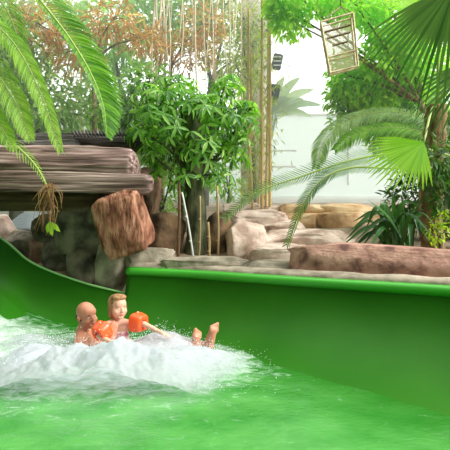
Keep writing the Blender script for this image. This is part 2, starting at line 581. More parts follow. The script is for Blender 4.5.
# kerb strip just behind the rolled rim
kv = []
for i, b in enumerate(B2):
    t = (B2[min(i + 1, len(B2) - 1)] - B2[max(i - 1, 0)]); t.z = 0; t.normalize()
    nrm = V((-t.y, t.x, 0))
    for (o_, h) in ((.07, -.10), (.075, .005), (.12, .03), (.24, .04), (.30, .0), (.31, -.10)):
        p = b + nrm * o_ + V((0, 0, h + .012 * noise.noise(V((i * .3, o_ * 9, 1)))))
        kv.append(p)
K = 6
tag(from_py('trim_1', kv, [(i * K + k, i * K + k + 1, (i + 1) * K + k + 1, (i + 1) * K + k) for i in range(len(B2) - 1) for k in range(K - 1)], M['kerb']), 'grey cement kerb behind the green rim', kind='structure')

WY = 15.2
mb = MB(); mb.box((0, WY, .7), (24, .2, 1.2)); tag(mb.build('wall_back', M['wall'], smooth=False), kind='structure')
# greenhouse glazing on top of the wall
win = empty('window_1', (0, WY, 3.7)); tag(win, kind='structure')
mb = MB()
for i in range(13):
    mb.box((-12 + i * 2.6, WY, 5.8), (.04, .08, 8.2))
for z in (1.33, 3.75, 6.9, 9.9):
    mb.box((0, WY, z), (24, .09, .07))
mb.build('window_frame', M['mullion'], win, smooth=False)
mb = MB(); mb.box((0, WY, 6.8), (24, .012, 6.1)); mb.build('window_glass', M['glass'], win, smooth=False)
mb = MB(); mb.box((0, WY, 2.55), (24, .012, 2.4)); mb.build('window_glass', M['frosted'], win, smooth=False)
# humid haze of the hothouse, behind the slide
hm = bpy.data.materials.new('humid_haze'); hm.use_nodes = True
for n_ in list(hm.node_tree.nodes):
    if n_.type == 'BSDF_PRINCIPLED': hm.node_tree.nodes.remove(n_)
hv = hm.node_tree.nodes.new('ShaderNodeVolumeScatter'); hv.inputs['Color'].default_value = (.97, 1, .97, 1)
hv.inputs['Density'].default_value = HAZE; hv.inputs['Anisotropy'].default_value = .35
hm.node_tree.links.new(hv.outputs[0], hm.node_tree.nodes['Material Output'].inputs['Volume'])
mb = MB(); mb.box((0, 10.95, 5.2), (21, 7.9, 9.6)); hz = mb.build('haze', hm, smooth=False)
tag(hz, 'bright humid haze hanging among the trees behind the slide', 'haze', kind='stuff')
# thin rail lines on the wall left of the bamboo
rl = MB()
for z in (1.75, 2.2, 2.65):
    rl.box((-.1, WY - .6, z), (4.2, .04, .05))
for x in (-1.9, -.6, .9):
    rl.box((x, WY - .6, 1.9), (.07, .05, 1.8))
tag(rl.build('railing', M['mullion'], smooth=False), 'pale white railing seen through the leaves before the back wall', 'railing')

# pale column with dark boxes
c0 = P(256, 205, 11.5)
mb = MB(); mb.tube([V((c0.x, 11.5, .9)), V((c0.x, 11.5, 9.5))], .34, n=24)
colm = mb.build('pale_column', M['column'])
tag(colm, 'tall pale cream column rising behind the bamboo', 'column')
def wallbox(px, py, w, h, label, stripes=False):
    c = P(px, py, 10.75)
    e_ = empty('loudspeaker', c, label, 'loudspeaker')
    bm = bmesh.new(); bmesh.ops.create_cube(bm, size=1)
    bmesh.ops.scale(bm, vec=(w, .16, h), verts=bm.verts)
    bmesh.ops.bevel(bm, geom=bm.edges[:], offset=.02, segments=2, affect='EDGES')
    bmesh.ops.rotate(bm, cent=(0, 0, 0), matrix=Matrix.Rotation(.2, 3, 'Y'), verts=bm.verts)
    bmesh.ops.translate(bm, vec=c, verts=bm.verts)
    from_bm('housing', bm, M['navy'], e_, smooth=False)
    m2 = MB(); m2.tube([c + V((0, .06, 0)), V((c0.x + .22, 11.30, c.z))], .025, n=8); m2.build('bracket', M['navy'], e_)
    if stripes:
        m3 = MB()
        for k in (-1, 0, 1):
            m3.box(c + V((0, -.085, k * h * .27)), (w * .8, .012, .025))
        m3.build('grille', M['white'], e_, smooth=False)
wallbox(270, 23, .10, .13, 'smallest dark box, highest on the pale column')
wallbox(277, 62, .20, .32, 'dark box with white stripes high beside the pale column', True)
wallbox(274, 92, .22, .30, 'dark blue box on the pale column just below the striped one')


# ------------------------------------------------------------------ rocks
def rock(name, c, size, rotz=0, tilt=0, seed=0, mat=None, boxy=0.5, rough=.10, sub=5, roll=0):
    bm = bmesh.new()
    bmesh.ops.create_icosphere(bm, subdivisions=sub, radius=1)
    h = V(size) / 2 * (1.12 if boxy > .5 else 1.06)
    R = Euler((tilt, roll, rotz)).to_matrix()
    off = V((seed * 7.3, seed * 3.1, seed * 1.7))
    pw = 1 - boxy * .75
    for v in bm.verts:
        p = v.co.copy()
        q = V([math.copysign(abs(t) ** pw, t) for t in p])
        m_ = max(abs(q.x), abs(q.y), abs(q.z))
        n1 = noise.noise(p * 1.5 + off) * 1.3 + noise.noise(p * 3.4 + off) * .6 + noise.noise(p * 8 + off) * .25
        strata = .5 * noise.noise(V((p.x * .4, p.y * .4, p.z * 5)) + off)
        q *= 1 + rough * (n1 + strata)
        v.co = V((q.x * h.x, q.y * h.y, q.z * h.z))
    rr_ = random.Random(seed * 13 + 5)
    pl_ = [(V((rr_.gauss(0, 1), rr_.gauss(0, 1), rr_.gauss(0, .8))).normalized(), rr_.uniform(.70, .98)) for _ in range(15)]
    for v in bm.verts:
        q = V((v.co.x / h.x, v.co.y / h.y, v.co.z / h.z))
        for nn, dd in pl_:
            dd2 = dd * (1 + .25 * boxy)
            k_ = q.dot(nn)
            if k_ > dd2: q -= nn * (k_ - dd2) * .94
        q *= 1 + .018 * noise.noise(q * 9 + off) + .012 * noise.noise(q * 22 + off)
        v.co = V((q.x * h.x, q.y * h.y, q.z * h.z))
    for v in bm.verts:
        v.co = R @ v.co + V(c)
    return from_bm(name, bm, mat)


def rock_px(x0, y0, x1, y1, d, mat, label, depth=.5, seed=None, boxy=.6, rough=.10, roll=0, name='boulder', cat='rock', group=None, tilt=0, rotz=0, grow=1.04):
    a = P(x0, y0, d); b = P(x1, y1, d)
    c = (a + b) / 2
    o = rock(name, c, (abs(b.x - a.x) * grow, depth, abs(a.z - b.z) * grow), seed=seed if seed is not None else int(x0 + y0) % 97, mat=M[mat], boxy=boxy, rough=rough, roll=roll, tilt=tilt, rotz=rotz)
    return tag(o, label, cat, group)


# edging stones along the rim
rock_px(126, 249, 171, 274, 6.55, 'rock_grey', 'short grey edging stone beside the rusty tilted stone', .4, boxy=.8, name='edging_stone')
rock_px(168, 258, 246, 277, 6.3, 'rock_grey', 'long grey edging stone below the mossy tree trunk', .35, boxy=.9, name='edging_stone', rotz=-.1)
rock_px(242, 262, 306, 280, 6.0, 'rock_grey', 'flat grey edging stone left of the long pink one', .4, boxy=.9, name='edging_stone', rotz=-.35)
rock_px(300, 249, 480, 281, 5.35, 'rock_pink', 'long dusky pink edging stone under the strap-leaved plant', .42, boxy=.85, rough=.06, name='edging_stone', rotz=-.5, grow=1.1)
# paving and steps
rock_px(228, 224, 266, 268, 6.9, 'rock', 'upright pinkish boulder at the left foot of the rock steps', .6, boxy=.6)
rock_px(250, 246, 305, 268, 6.5, 'rock', 'flat pale slab directly behind the rim at the rock steps', .6, boxy=.85, name='stone_slab')
rock_px(262, 232, 352, 258, 7.1, 'rock', 'broad pale slab in the middle of the rock steps', .7, boxy=.8, name='stone_slab', seed=5)
rock_px(232, 212, 282, 240, 8.0, 'rock', 'pale slab under the foot of the bamboo canes', .9, boxy=.8, name='stone_slab', seed=9)
rock_px(262, 222, 300, 240, 7.7, 'rock', 'small pale slab between bamboo and beige blocks', .7, boxy=.8, name='stone_slab', seed=12)
rock_px(225, 204, 262, 218, 9.2, 'rock', 'rear pale slab left of the bamboo foot', .9, boxy=.8, name='stone_slab', seed=14)
rock_px(262, 207, 300, 221, 9.0, 'rock', 'rear pale slab right of the bamboo foot', .9, boxy=.8, name='stone_slab', seed=15)
for i, (x0, y0, x1, y1, l) in enumerate((
        (284, 205, 326, 216, 'flat beige capping block at the left of the terrace'),
        (322, 205, 368, 216, 'flat beige capping block at the right of the terrace'),
        (282, 214, 319, 233, 'large beige block left of the joint in the terrace wall'),
        (317, 213, 364, 233, 'large beige block right of the joint in the terrace wall'),
        (284, 231, 316, 243, 'small lower beige block at the terrace wall foot'),
        (312, 231, 362, 248, 'long lower beige block reaching behind the strap-leaved plant'))):
    rock_px(x0, y0, x1, y1, 8.2 if y0 > 210 else 8.4, 'rock_beige', l, .55, boxy=.9, rough=.05, name='terrace_block', seed=20 + i, group=None)
rock_px(345, 214, 440, 250, 8.3, 'rock_beige', 'wide beige block hidden mostly behind the strap-leaved plant', .5, boxy=.8, name='terrace_block', seed=31)
# brown boulders round the tree
rock_px(141, 213, 184, 256, 7.0, 'rock_brown', 'round brown boulder left of the mossy tree trunk', .6, boxy=.35)
rock_px(203, 214, 232, 262, 7.1, 'rock_brown', 'brown boulder right of the mossy tree trunk', .5, boxy=.4)
rock_px(132, 170, 160, 215, 7.6, 'rock_brown', 'mossy boulder behind the end of the timber bridge', .6, boxy=.4)
# pillar of stacked stones carrying the bridge
rock_px(58, 203, 108, 253, 6.75, 'rock_dark', 'large dark boulder directly under the bridge', .7, boxy=.6, rough=.12)
rock_px(36, 214, 66, 245, 7.2, 'rock_dark', 'dark boulder left of the large one under the bridge', .5, boxy=.5)
rock_px(44, 240, 80, 276, 6.85, 'rock_dark', 'low dark boulder at the left foot of the stone pillar', .5, boxy=.5, seed=3)
rock_px(72, 246, 104, 292, 6.62, 'rock_grey', 'upright dark stone in the middle of the pillar foot', .45, boxy=.7, seed=4).data.materials[0] = M['rock_dark']
rock_px(97, 244, 129, 298, 6.6, 'rock_grey', 'upright grey stone at the right foot of the pillar', .5, boxy=.75, seed=6)
rock_px(92, 192, 120, 215, 6.9, 'rock_dark', 'dark stone wedged between bridge beam and rusty stone', .5, boxy=.5, seed=8)
rock_px(98, 196, 147, 251, 6.25, 'rock_rust', 'rusty orange tilted stone block at the bridge end', .42, boxy=.85, rough=.07, roll=-.34, seed=11, name='stone_block', grow=1.0)
# pale rocks and one added bluish shape under the bridge at the left
rock_px(-22, 216, 16, 250, 7.8, 'rock', 'pale grey rock at far left under the bridge', .6, boxy=.5)
rock_px(14, 214, 50, 240, 9.0, 'gap_blue', 'smooth blue-grey shape standing in for pale bluish light far behind under the bridge', .6, boxy=.4, rough=.04)  # added shape where pale bluish light shows through below the bridge
rock_px(8, 232, 48, 262, 7.45, 'rock_grey', 'grey rock above the chute edge left of the dark boulders', .5, boxy=.6, seed=2)
rock_px(34, 236, 58, 268, 7.15, 'rock_pink', 'small pinkish rock beside the chute edge', .4, boxy=.6, seed=7)

# ------------------------------------------------------------------ timber bridge
bridge = empty('timber_bridge', P(40, 200, 6.3), 'weathered timber bridge of thick logs resting on the stone pillar', 'bridge')


def log_part(name, x0, x1, yc0, yc1, d0, d1, r, mat, sy=1.0, seed=0, n=64, flat=.8, label=None, rot=0.0):
    a = P(x0, yc0, d0); b = P(x1, yc1, d1)
    mb = MB(); m_ = 110
    ax = (b - a); Lg = ax.length; t = ax.normalized()
    up = V((0, 0, 1)); sd_ = t.cross(up).normalized(); up = sd_.cross(t)
    vs = []
    for i in range(m_):
        f = i / (m_ - 1)
        p = a.lerp(b, f)
        endr = 1.0
        if f > .97: endr = .55 + .45 * max(0, 1 - (f - .97) / .03) ** .5
        for k in range(n):
            an = 2 * PI * k / n
            ca, sa = math.cos(an), math.sin(an)
            rr = r * endr * (1 + .10 * noise.noise(V((f * Lg * 1.2, ca * 1.5 + seed * 5, sa * 1.5))) + .07 * noise.noise(V((f * Lg * .8, an * 3.0 + seed, seed))) + .05 * noise.noise(V((f * Lg * 4, ca * 6, sa * 6 + seed))) - .10 * max(0, noise.noise(V((f * Lg * .7, ca * 7 + seed, sa * 7))) ) - .07 * max(0, noise.noise(V((f * Lg * 1.5, ca * 15, sa * 15 + seed)))))
            e1 = math.copysign(abs(ca) ** flat, ca); e2 = math.copysign(abs(sa) ** flat, sa)
            a_ = rr * sy * e1; b_ = rr * e2
            vs.append(p + sd_ * (a_ * math.cos(rot) - b_ * math.sin(rot)) + up * (a_ * math.sin(rot) + b_ * math.cos(rot)))
    fs = [(i * n + k, i * n + (k + 1) % n, (i + 1) * n + (k + 1) % n, (i + 1) * n + k) for i in range(m_ - 1) for k in range(n)]
    fs += [tuple(range(n))[::-1], tuple(range((m_ - 1) * n, m_ * n))]
    o = from_py(name, vs, fs, mat, bridge)
    if label: o['label'] = label
    return o


log_part('front_log', -95, 153, 179, 184, 6.15, 6.2, .125, M['log'], sy=.75, seed=1, flat=.42)
log_part('deck_log', -90, 139, 167, 172, 6.42, 6.45, .205, M['log'], sy=1.5, seed=2, flat=.4, rot=.5)
log_part('rear_log', 18, 143, 143, 143, 7.0, 7.1, .13, M['log_dark'], seed=3, label='dark grey ribbed log at the rear')
log_part('rear_log', -90, 80, 152, 148, 6.8, 6.9, .12, M['log_dark'], seed=5, label='dark log at the rear left')
log_part('cross_beam', -95, 102, 200, 200, 6.5, 6.55, .14, M['log_under'], sy=1.2, seed=4, flat=.55, label='darker beam below the logs')
mb = MB()
for k in range(16):
    x = 72 + k * 3.4
    mb.tube([P(x, 131, 6.9), P(x + 3, 136, 6.78)], .014, n=6)
mb.build('lashing', M['log_dark'], bridge)


# ------------------------------------------------------------------ foliage
LEAF = np.array([(0, 0, 0), (-.30, .30, .05), (0, .33, 0), (.30, .30, .05), (-.36, .55, .03), (0, .6, -.02), (.36, .55, .03), (-.2, .82, -.04), (0, .84, -.08), (.2, .82, -.04), (0, 1.0, -.16)])
LEAF_F = [(0, 2, 1), (0, 3, 2), (1, 2, 5, 4), (2, 3, 6, 5), (4, 5, 8, 7), (5, 6, 9, 8), (7, 8, 10), (8, 9, 10)]


def leaf_mesh(name, pos, dirs, ups, lens, wids, mat, parent=None):
    pos = np.array(pos); d = np.array(dirs); u = np.array(ups)
    d /= np.linalg.norm(d, axis=1)[:, None] + 1e-9
    s = np.cross(d, u); s /= np.linalg.norm(s, axis=1)[:, None] + 1e-9
    u = np.cross(s, d)
    ln = np.array(lens)[:, None, None]; wd = np.array(wids)[:, None, None]
    T = LEAF[None]
    v = pos[:, None] + s[:, None] * T[..., 0:1] * wd + d[:, None] * T[..., 1:2] * ln + u[:, None] * T[..., 2:3] * ln
    n = len(pos); k = len(LEAF)
    vs = v.reshape(-1, 3)
    fs = [tuple(i * k + j for j in f) for i in range(n) for f in LEAF_F]
    me = bpy.data.meshes.new(name)
    me.from_pydata(vs.tolist(), [], fs)
    me.update()
    return link(name, me, mat, parent)


def clump_leaves(rng, blobs, n, ln, wd, droop=.4, whorl=0, shell=.35):
    """blobs: (centre, (rx, ry, rz)); leaves pointing outwards and hanging"""
    pos = []; di = []; up = []; le = []; wi = []
    vol = [b[1][0] * b[1][2] for b in blobs]; tot = sum(vol)
    for (c, r), vv in zip(blobs, vol):
        m_ = max(3, int(n * vv / tot))
        if whorl: m_ = max(1, m_ // whorl)
        for _ in range(m_):
            a = V((rng.gauss(0, 1), rng.gauss(0, 1), rng.gauss(0, 1))).normalized()
            q = rng.random() ** shell
            p = V((c[0] + a.x * r[0] * q, c[1] + a.y * r[1] * q, c[2] + a.z * r[2] * q))
            if whorl:
                ax = (a + V((0, 0, .6))).normalized()
                s1 = ax.orthogonal().normalized(); s2 = ax.cross(s1)
                for k in range(whorl):
                    an = 2 * PI * (k + rng.random() * .4) / whorl
                    dd = (s1 * math.cos(an) + s2 * math.sin(an) + ax * .1 + V((0, 0, -droop))).normalized()
                    pos.append(p); di.append(dd); up.append(ax); s = rng.uniform(.75, 1.2)
                    le.append(ln * s); wi.append(wd * s)
            else:
                dd = (a * .6 + V((rng.gauss(0, .6), rng.gauss(0, .6), rng.gauss(0, .5) - droop)))
                pos.append(p); di.append(dd); up.append(V((rng.gauss(0, .5), rng.gauss(0, .5) - .2, 1)))
                s = rng.uniform(.6, 1.25); le.append(ln * s); wi.append(wd * s)
    return pos, di, up, le, wi


def tree(name, base, blobs, n, ln, wd, mat, label, cat='tree', seed=0, trunk_r=.08, bark='bark', droop=.4, whorl=0, group=None, shell=.35, part='foliage', lean=None):
    """base: point on the ground; blobs in world coordinates"""
    rng = random.Random(seed)
    root = empty(name, base, label, cat, group)
    mb = MB()
    base = V(base)
    cen = sum((V(b[0]) for b in blobs), V((0, 0, 0))) / len(blobs)
    low = min(b[0][2] - b[1][2] * .6 for b in blobs)
    fork = V((base.x * .6 + cen.x * .4, base.y * .6 + cen.y * .4, max(base.z + .2, low)))
    tk = catmull([base - V((0, 0, .12)), base.lerp(fork, .5) + V((rng.uniform(-.05, .05), 0, 0)), fork], 12)
    mb.tube(tk, trunk_r * 1.2, trunk_r * .9, n=12)
    for b in blobs:
        c = V(b[0])
        br = catmull([fork - V((0, 0, .02)), fork.lerp(c, .5) + V((rng.uniform(-.1, .1), rng.uniform(-.1, .1), .05)), c], 8)
        mb.tube(br, trunk_r * .6, trunk_r * .2, n=6)
        for _ in range(4):
            e_ = c + V((rng.uniform(-1, 1) * b[1][0], rng.uniform(-1, 1) * b[1][1], rng.uniform(-.8, 1) * b[1][2])) * .7
            mb.tube([c, c.lerp(e_, .5) + V((0, 0, .04)), e_], trunk_r * .2, trunk_r * .08, n=5)
    mb.build('trunk', M[bark], root)
    leaf_mesh(part, *clump_leaves(rng, blobs, n, ln, wd, droop, whorl, shell), M[mat], root)
    return root


def B(px, py, d, rpx, rpy, rd=None):
    c = P(px, py, d)
    rx = rpx / FPX * d; rz = rpy / FPX * d
    return (tuple(c), (rx, rd if rd else rx * .6, rz))


def gb(px, d):
    x = (px - 225) / FPX * d
    return (x, d, ground_z(x, d))


# far background trees, left
tree('tree', gb(20, 13.0), [B(-30, 60, 13, 60, 60), B(30, 20, 13, 60, 55), B(60, 100, 13, 60, 50), B(0, 150, 13, 50, 40)], 4800, .22, .12, 'leaf_olive', 'olive leaved tree furthest back behind the bridge', seed=1, trunk_r=.12)
tree('tree', gb(120, 12.2), [B(110, 30, 12.2, 60, 45), B(125, 95, 12.2, 45, 40), B(150, 150, 12.2, 50, 40), B(170, 10, 12.2, 50, 40)], 4200, .22, .12, 'leaf_soft', 'soft green tree filling the gap behind the timber bridge end', seed=2, trunk_r=.12)
tree('tree', gb(205, 12.6), [B(200, 15, 12.6, 45, 40), B(235, 60, 12.6, 35, 40), B(225, 5, 12.6, 35, 35)], 2000, .20, .08, 'leaf_olive', 'thin olive tree with hanging stems left of the pale column', seed=3, trunk_r=.08)
tree('tree', gb(15, 9.6), [B(5, 60, 9.6, 45, 60), B(50, 115, 9.6, 45, 32), B(-10, 130, 9.6, 30, 35)], 2600, .18, .08, 'leaf_mid', 'mid green tree behind the hanging palm fronds', seed=4, trunk_r=.08)
tree('dry_shrub', gb(95, 9.3), [B(40, 25, 9.3, 34, 20), B(75, 50, 9.3, 28, 20), B(112, 20, 9.3, 30, 18), B(140, 38, 9.3, 25, 14)], 900, .26, .045, 'orange_leaf', 'orange-brown dry leaved shrub above the timber bridge', cat='shrub', seed=5, trunk_r=.05, bark='bark_brown', droop=.1)
tree('dry_shrub', gb(160, 10.2), [B(165, 48, 10.2, 28, 16), B(190, 55, 10.2, 22, 18), B(205, 25, 10.2, 24, 20)], 600, .26, .04, 'orange_leaf', 'smaller orange-brown dry shrub above the glossy tree', cat='shrub', seed=6, trunk_r=.04, bark='bark_brown', droop=.1)
tree('shrub', gb(115, 8.4), [B(112, 105, 8.4, 28, 24), B(140, 135, 8.4, 25, 18), B(150, 80, 8.4, 26, 18)], 800, .13, .07, 'leaf_mid', 'mid green shrub just behind the end of the bridge logs', cat='shrub', seed=7, trunk_r=.04)
tree('shrub', gb(160, 8.0), [B(150, 165, 8.0, 24, 24), B(165, 200, 8.0, 22, 22), B(175, 150, 8.0, 22, 26)], 800, .10, .05, 'leaf_soft', 'pale green shrub between bridge end and mossy trunk', cat='shrub', seed=8, trunk_r=.03)
tree('shrub', gb(228, 10.4), [B(225, 150, 10.4, 22, 20), B(240, 120, 10.4, 20, 20), B(228, 185, 10.4, 20, 16)], 700, .14, .06, 'leaf_soft', 'pale shrub showing between mossy trunk and bamboo', cat='shrub', seed=9, trunk_r=.03)
tree('tree', gb(255, 10.6), [B(238, 70, 10.6, 20, 26), B(252, 45, 10.6, 16, 20), B(245, 20, 10.6, 16, 18)], 1000, .14, .045, 'leaf_olive', 'narrow feathery tree leaning on the pale column', seed=10, trunk_r=.04)

# the glossy tree in the middle
mt = tree('glossy_leaved_tree', (P(193, 262, 7.0).x, 7.0, .62), [B(190, 105, 6.9, 45, 26, .4), B(165, 118, 6.8, 36, 32, .4), B(222, 115, 6.9, 32, 28, .4), B(200, 148, 6.8, 30, 22, .35), B(150, 100, 6.9, 24, 20, .3), B(236, 150, 6.9, 16, 22, .25), B(178, 85, 6.9, 26, 14, .3), B(225, 85, 7.0, 20, 16, .3), B(140, 130, 6.9, 18, 18, .3), B(215, 175, 6.9, 20, 14, .25), B(152, 155, 6.9, 18, 20, .25), B(245, 115, 6.9, 14, 24, .25), B(185, 175, 6.75, 18, 14, .2)],
          1500, .18, .06, 'leaf_gloss', 'glossy leaved tree with thick mossy trunk behind the green rim', seed=11, trunk_r=.05, droop=.6, whorl=5, shell=.42)
mb = MB()
mb.tube(catmull([V((P(194, 262, 6.9).x, 6.9, .5)), P(197, 230, 6.9), P(194, 190, 6.9), P(197, 150, 6.9), P(192, 115, 6.9)], 24), .15, .09, n=16, rad=lambda f: .155 - .05 * f + .012 * math.sin(f * 19))
mb.build('main_trunk', M['bark'], mt)
# second, darker understory of the same height behind it
tree('shrub', gb(185, 7.9), [B(175, 130, 7.9, 40, 40, .5), B(215, 120, 7.9, 35, 35, .5), B(140, 110, 7.9, 26, 26, .4)], 1500, .14, .06, 'leaf_dark', 'dark leafy bush directly behind the glossy leaved tree', cat='bush', seed=12, trunk_r=.04)

# trees on the right
tree('tree', gb(425, 12.0), [B(360, -10, 11, 50, 30), B(330, -20, 10.5, 40, 24)], 2400, .16, .09, 'leaf_bright', 'light green tree crown above the hanging lantern', seed=13, trunk_r=.05)
tree('tree', (P(470, 240, 7.8).x, 7.8, .9), [B(400, 25, 8.2, 38, 34), B(355, 5, 8.2, 36, 22), B(300, -2, 8.2, 34, 22), B(290, 20, 8.2, 20, 20), B(278, 5, 8.2, 12, 26), B(384, 62, 8.2, 30, 24), B(420, 60, 8.2, 34, 40), B(345, 75, 8.6, 18, 26), B(375, 90, 8.4, 26, 26)], 6500, .14, .08, 'leaf_bright', 'bright green small leaved tree reaching over the lantern', seed=14, trunk_r=.05, bark='bark_brown')
tree('tree', (P(440, 240, 8.8).x, 8.8, 1.0), [B(360, 88, 8.8, 26, 24), B(385, 110, 8.8, 30, 24), B(350, 120, 8.8, 20, 16), B(420, 110, 8.8, 30, 30), B(400, 85, 8.8, 26, 20), B(345, 98, 8.8, 22, 14), B(395, 135, 8.8, 30, 22)], 5200, .14, .07, 'leaf_soft', 'blue-green leaved tree below the hanging lantern', seed=15, trunk_r=.06)
tree('bush', (P(440, 245, 7.2).x, 7.2, .85), [B(438, 160, 6.0, 16, 24, .2), B(448, 195, 5.9, 16, 26, .2), B(432, 185, 6.0, 10, 18, .2), B(430, 150, 7.2, 34, 34), B(415, 200, 7.2, 34, 30), B(455, 210, 7.2, 30, 40), B(450, 130, 7.2, 24, 30)], 3000, .13, .05, 'leaf_dark', 'dense dark green bush behind the fan palm trunk', cat='bush', seed=16, trunk_r=.05)
tree('bush', (P(440, 249, 5.75).x, 5.75, .86), [B(437, 232, 5.75, 9, 15, .12), B(444, 222, 5.75, 7, 12, .1)], 150, .055, .035, 'leaf_yellow', 'small yellow-green bush at the right behind the pink edging stone', cat='bush', seed=17, trunk_r=.01)


# hanging stems, uncountable
mb = MB(); rng = random.Random(21)
for k in range(30):
    px = rng.uniform(150, 246); d = rng.uniform(9.5, 11)
    y1 = rng.uniform(30, 120)
    pts = [P(px + rng.uniform(-10, 10), -60, d), P(px + rng.uniform(-4, 4), y1 * .3, d), P(px, y1, d)]
    mb.tube(catmull(pts, 8), rng.uniform(.008, .02), n=5)
tag(mb.build('hanging_vines', M['vine']), 'thin straw-coloured stems hanging among the trees left of the bamboo', 'vines', kind='stuff')

# ------------------------------------------------------------------ bamboo canes
rng = random.Random(31)
canes = [(249, 8.9, .020, 1), (253.5, 8.7, .024, -2), (258, 9.0, .020, 1), (262, 8.6, .026, 0), (266, 8.8, .028, 1), (270, 8.65, .028, 0)]
CL = ['leftmost bamboo cane of the clump by the pale column', 'second bamboo cane from the left in the clump by the pale column',
      'shortest bamboo cane, third from the left in the clump', 'fourth bamboo cane from the left, fairly thick and tall',
      'tallest bamboo cane, rising out of sight, fifth from the left', 'rightmost bamboo cane of the clump beside the white wall']
CT = [3.9, 4.6, 3.6, 4.9, 6.2, 4.3]
for i, (px, d, r, lean) in enumerate(canes):
    b0 = V(gb(px, d)); b0.z -= .15
    root = empty('bamboo_cane', b0, CL[i], 'bamboo', 'yellow bamboo canes by the column')
    top = V((b0.x + lean * .04, b0.y, CT[i]))
    mid = b0.lerp(top, .5) + V((lean * .02, 0, 0))
    line = catmull([b0, mid, top], 30)
    nd = MB(); nd.tube(line, r, r * .75, n=10)
    k = .25 + rng.random() * .2
    hgt = CT[i] - b0.z
    while k < hgt - .15:
        f = k / hgt * 29; a = int(f); p = line[a].lerp(line[min(a + 1, 29)], f - a)
        nd.tube([p - V((0, 0, .012)), p, p + V((0, 0, .012))], r * 1.05, n=10, rad=lambda q: r * (1.22 if q == .5 else 1.0))
        k += .30 + rng.random() * .06
    nd.build('culm', M['bamboo'], root)
    if i % 2 == 0:
        pos = []; di = []; up = []; le = []; wi = []
        for _ in range(260):
            p = line[rng.randrange(6, 30)] + V((rng.gauss(0, .16), rng.gauss(0, .14), 0))
            pos.append(p); di.append(V((rng.gauss(0, .6), rng.gauss(0, .6), -.7))); up.append(V((rng.gauss(0, .5), -1, .4))); le.append(rng.uniform(.1, .2)); wi.append(.025)
        leaf_mesh('leaves', pos, di, up, le, wi, M['leaf_olive'], root)

# stakes and thin stems near the mossy trunk
def stake(name, a, b, r, mat, label, cat='stake'):
    a = V(a); b = V(b)
    mid = a.lerp(b, .5) + V((.01, 0, 0))
    mb = MB(); mb.tube(catmull([a, mid, b], 10), r, r * .85, n=8)
    for f in (.3, .65):
        q = a.lerp(b, f); mb.tube([q - V((0, 0, .01)), q + V((0, 0, .01))], r * 1.3, n=8)
    return tag(mb.build(name, M[mat]), label, cat)
stake('bare_sapling', P(178, 262, 6.6), P(179, 180, 6.6), .022, 'brown_stem', 'brown bare stem rising left of the mossy trunk', 'sapling')
stake('white_tube', P(194, 262, 6.55), P(182, 192, 6.55), .013, 'white', 'slanting white tube crossing in front of the mossy trunk', 'tube')
stake('plant_stake', P(209, 264, 6.6), P(208, 222, 6.6), .018, 'stake', 'short pale wooden stake right of the mossy trunk')
stake('plant_stake', P(218, 264, 6.7), P(217, 186, 6.7), .016, 'stake', 'tall thin pale stake left of the rock steps')
stake('bare_sapling', P(199, 262, 6.6), P(200, 196, 6.6), .012, 'stake', 'thin pale stem touching the right side of the mossy trunk', 'sapling')


# ------------------------------------------------------------------ pinnate fronds
def frond(root, ctrl, half, n, matl, droop=.5, wd=.022, nrm=V((0, -.5, 1)), r=.014, tip=.15, fwd=.6, seed=0, start=.08, side_bias=(1, 1), full=.5, label=None):
    """a feather-shaped palm leaf: stalk along ctrl, leaflets to both sides (half = longest leaflet)"""
    rng = random.Random(seed)
    line = catmull(ctrl, 60)
    mb = MB(); mb.tube(line, r, r * .25, n=7)
    st = mb.build('frond', M['rachis'], root)
    if label: st['label'] = label
    lf = MB()
    for i in range(n):
        f = start + (1 - start) * i / (n - 1)
        k = f * 59; a = min(int(k), 58)
        p = line[a].lerp(line[a + 1], k - a)
        t = (line[min(a + 2, 59)] - line[max(a - 1, 0)]).normalized()
        sd = t.cross(nrm).normalized(); up = sd.cross(t)
        prof = max(tip, math.sin(PI * min(1, (f * .92 + .08)) ** .8) ** full)
        for s, sb in ((-1, side_bias[0]), (1, side_bias[1])):
            ln = half * prof * sb * rng.uniform(.88, 1.08)
            d0 = (sd * s + t * fwd + up * .25).normalized()
            pts = []
            q = p.copy(); dcur = d0.copy(); m_ = 6
            for j in range(m_ + 1):
                pts.append(q.copy())
                q += dcur * (ln / m_)
                dcur = (dcur + V((rng.gauss(0, .03), rng.gauss(0, .03), -droop / m_ * 1.6)) + t * .05).normalized()
            lf.strip(pts, lambda u: wd * (1 - u) ** .6 * (.5 + u * 1.2 if u < .4 else 1), up, fold=.3)
    lf.build('leaflets', matl, st)
    return st


lp = (-4.35, 8.6, ground_z(-4.35, 8.6))
palm = empty('feather_palm', lp, 'feather palm at far left whose fronds hang over the bridge', 'palm')
crown = V((-3.7, 7.6, 4.9))
mb = MB(); mb.tube(catmull([V(lp) - V((0, 0, .2)), V((-4.2, 8.3, 2.8)), crown], 24), .2, .13, n=16, rad=lambda f: .2 - .07 * f + .012 * math.sin(f * 90)); mb.build('trunk', M['bark_brown'], palm)
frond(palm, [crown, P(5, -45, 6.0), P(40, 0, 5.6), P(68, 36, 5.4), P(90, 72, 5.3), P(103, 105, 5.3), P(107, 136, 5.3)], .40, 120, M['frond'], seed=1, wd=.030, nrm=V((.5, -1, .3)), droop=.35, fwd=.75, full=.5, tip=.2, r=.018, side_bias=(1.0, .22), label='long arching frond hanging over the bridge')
frond(palm, [crown, P(-20, 5, 5.9), P(15, 45, 5.6), P(40, 92, 5.5), P(60, 150, 5.5)], .26, 110, M['frond_lit'], seed=2, wd=.016, nrm=V((.6, -1, .3)), droop=.7, fwd=1.0, full=.4, tip=.3, label='bright frond left of the long arching one')
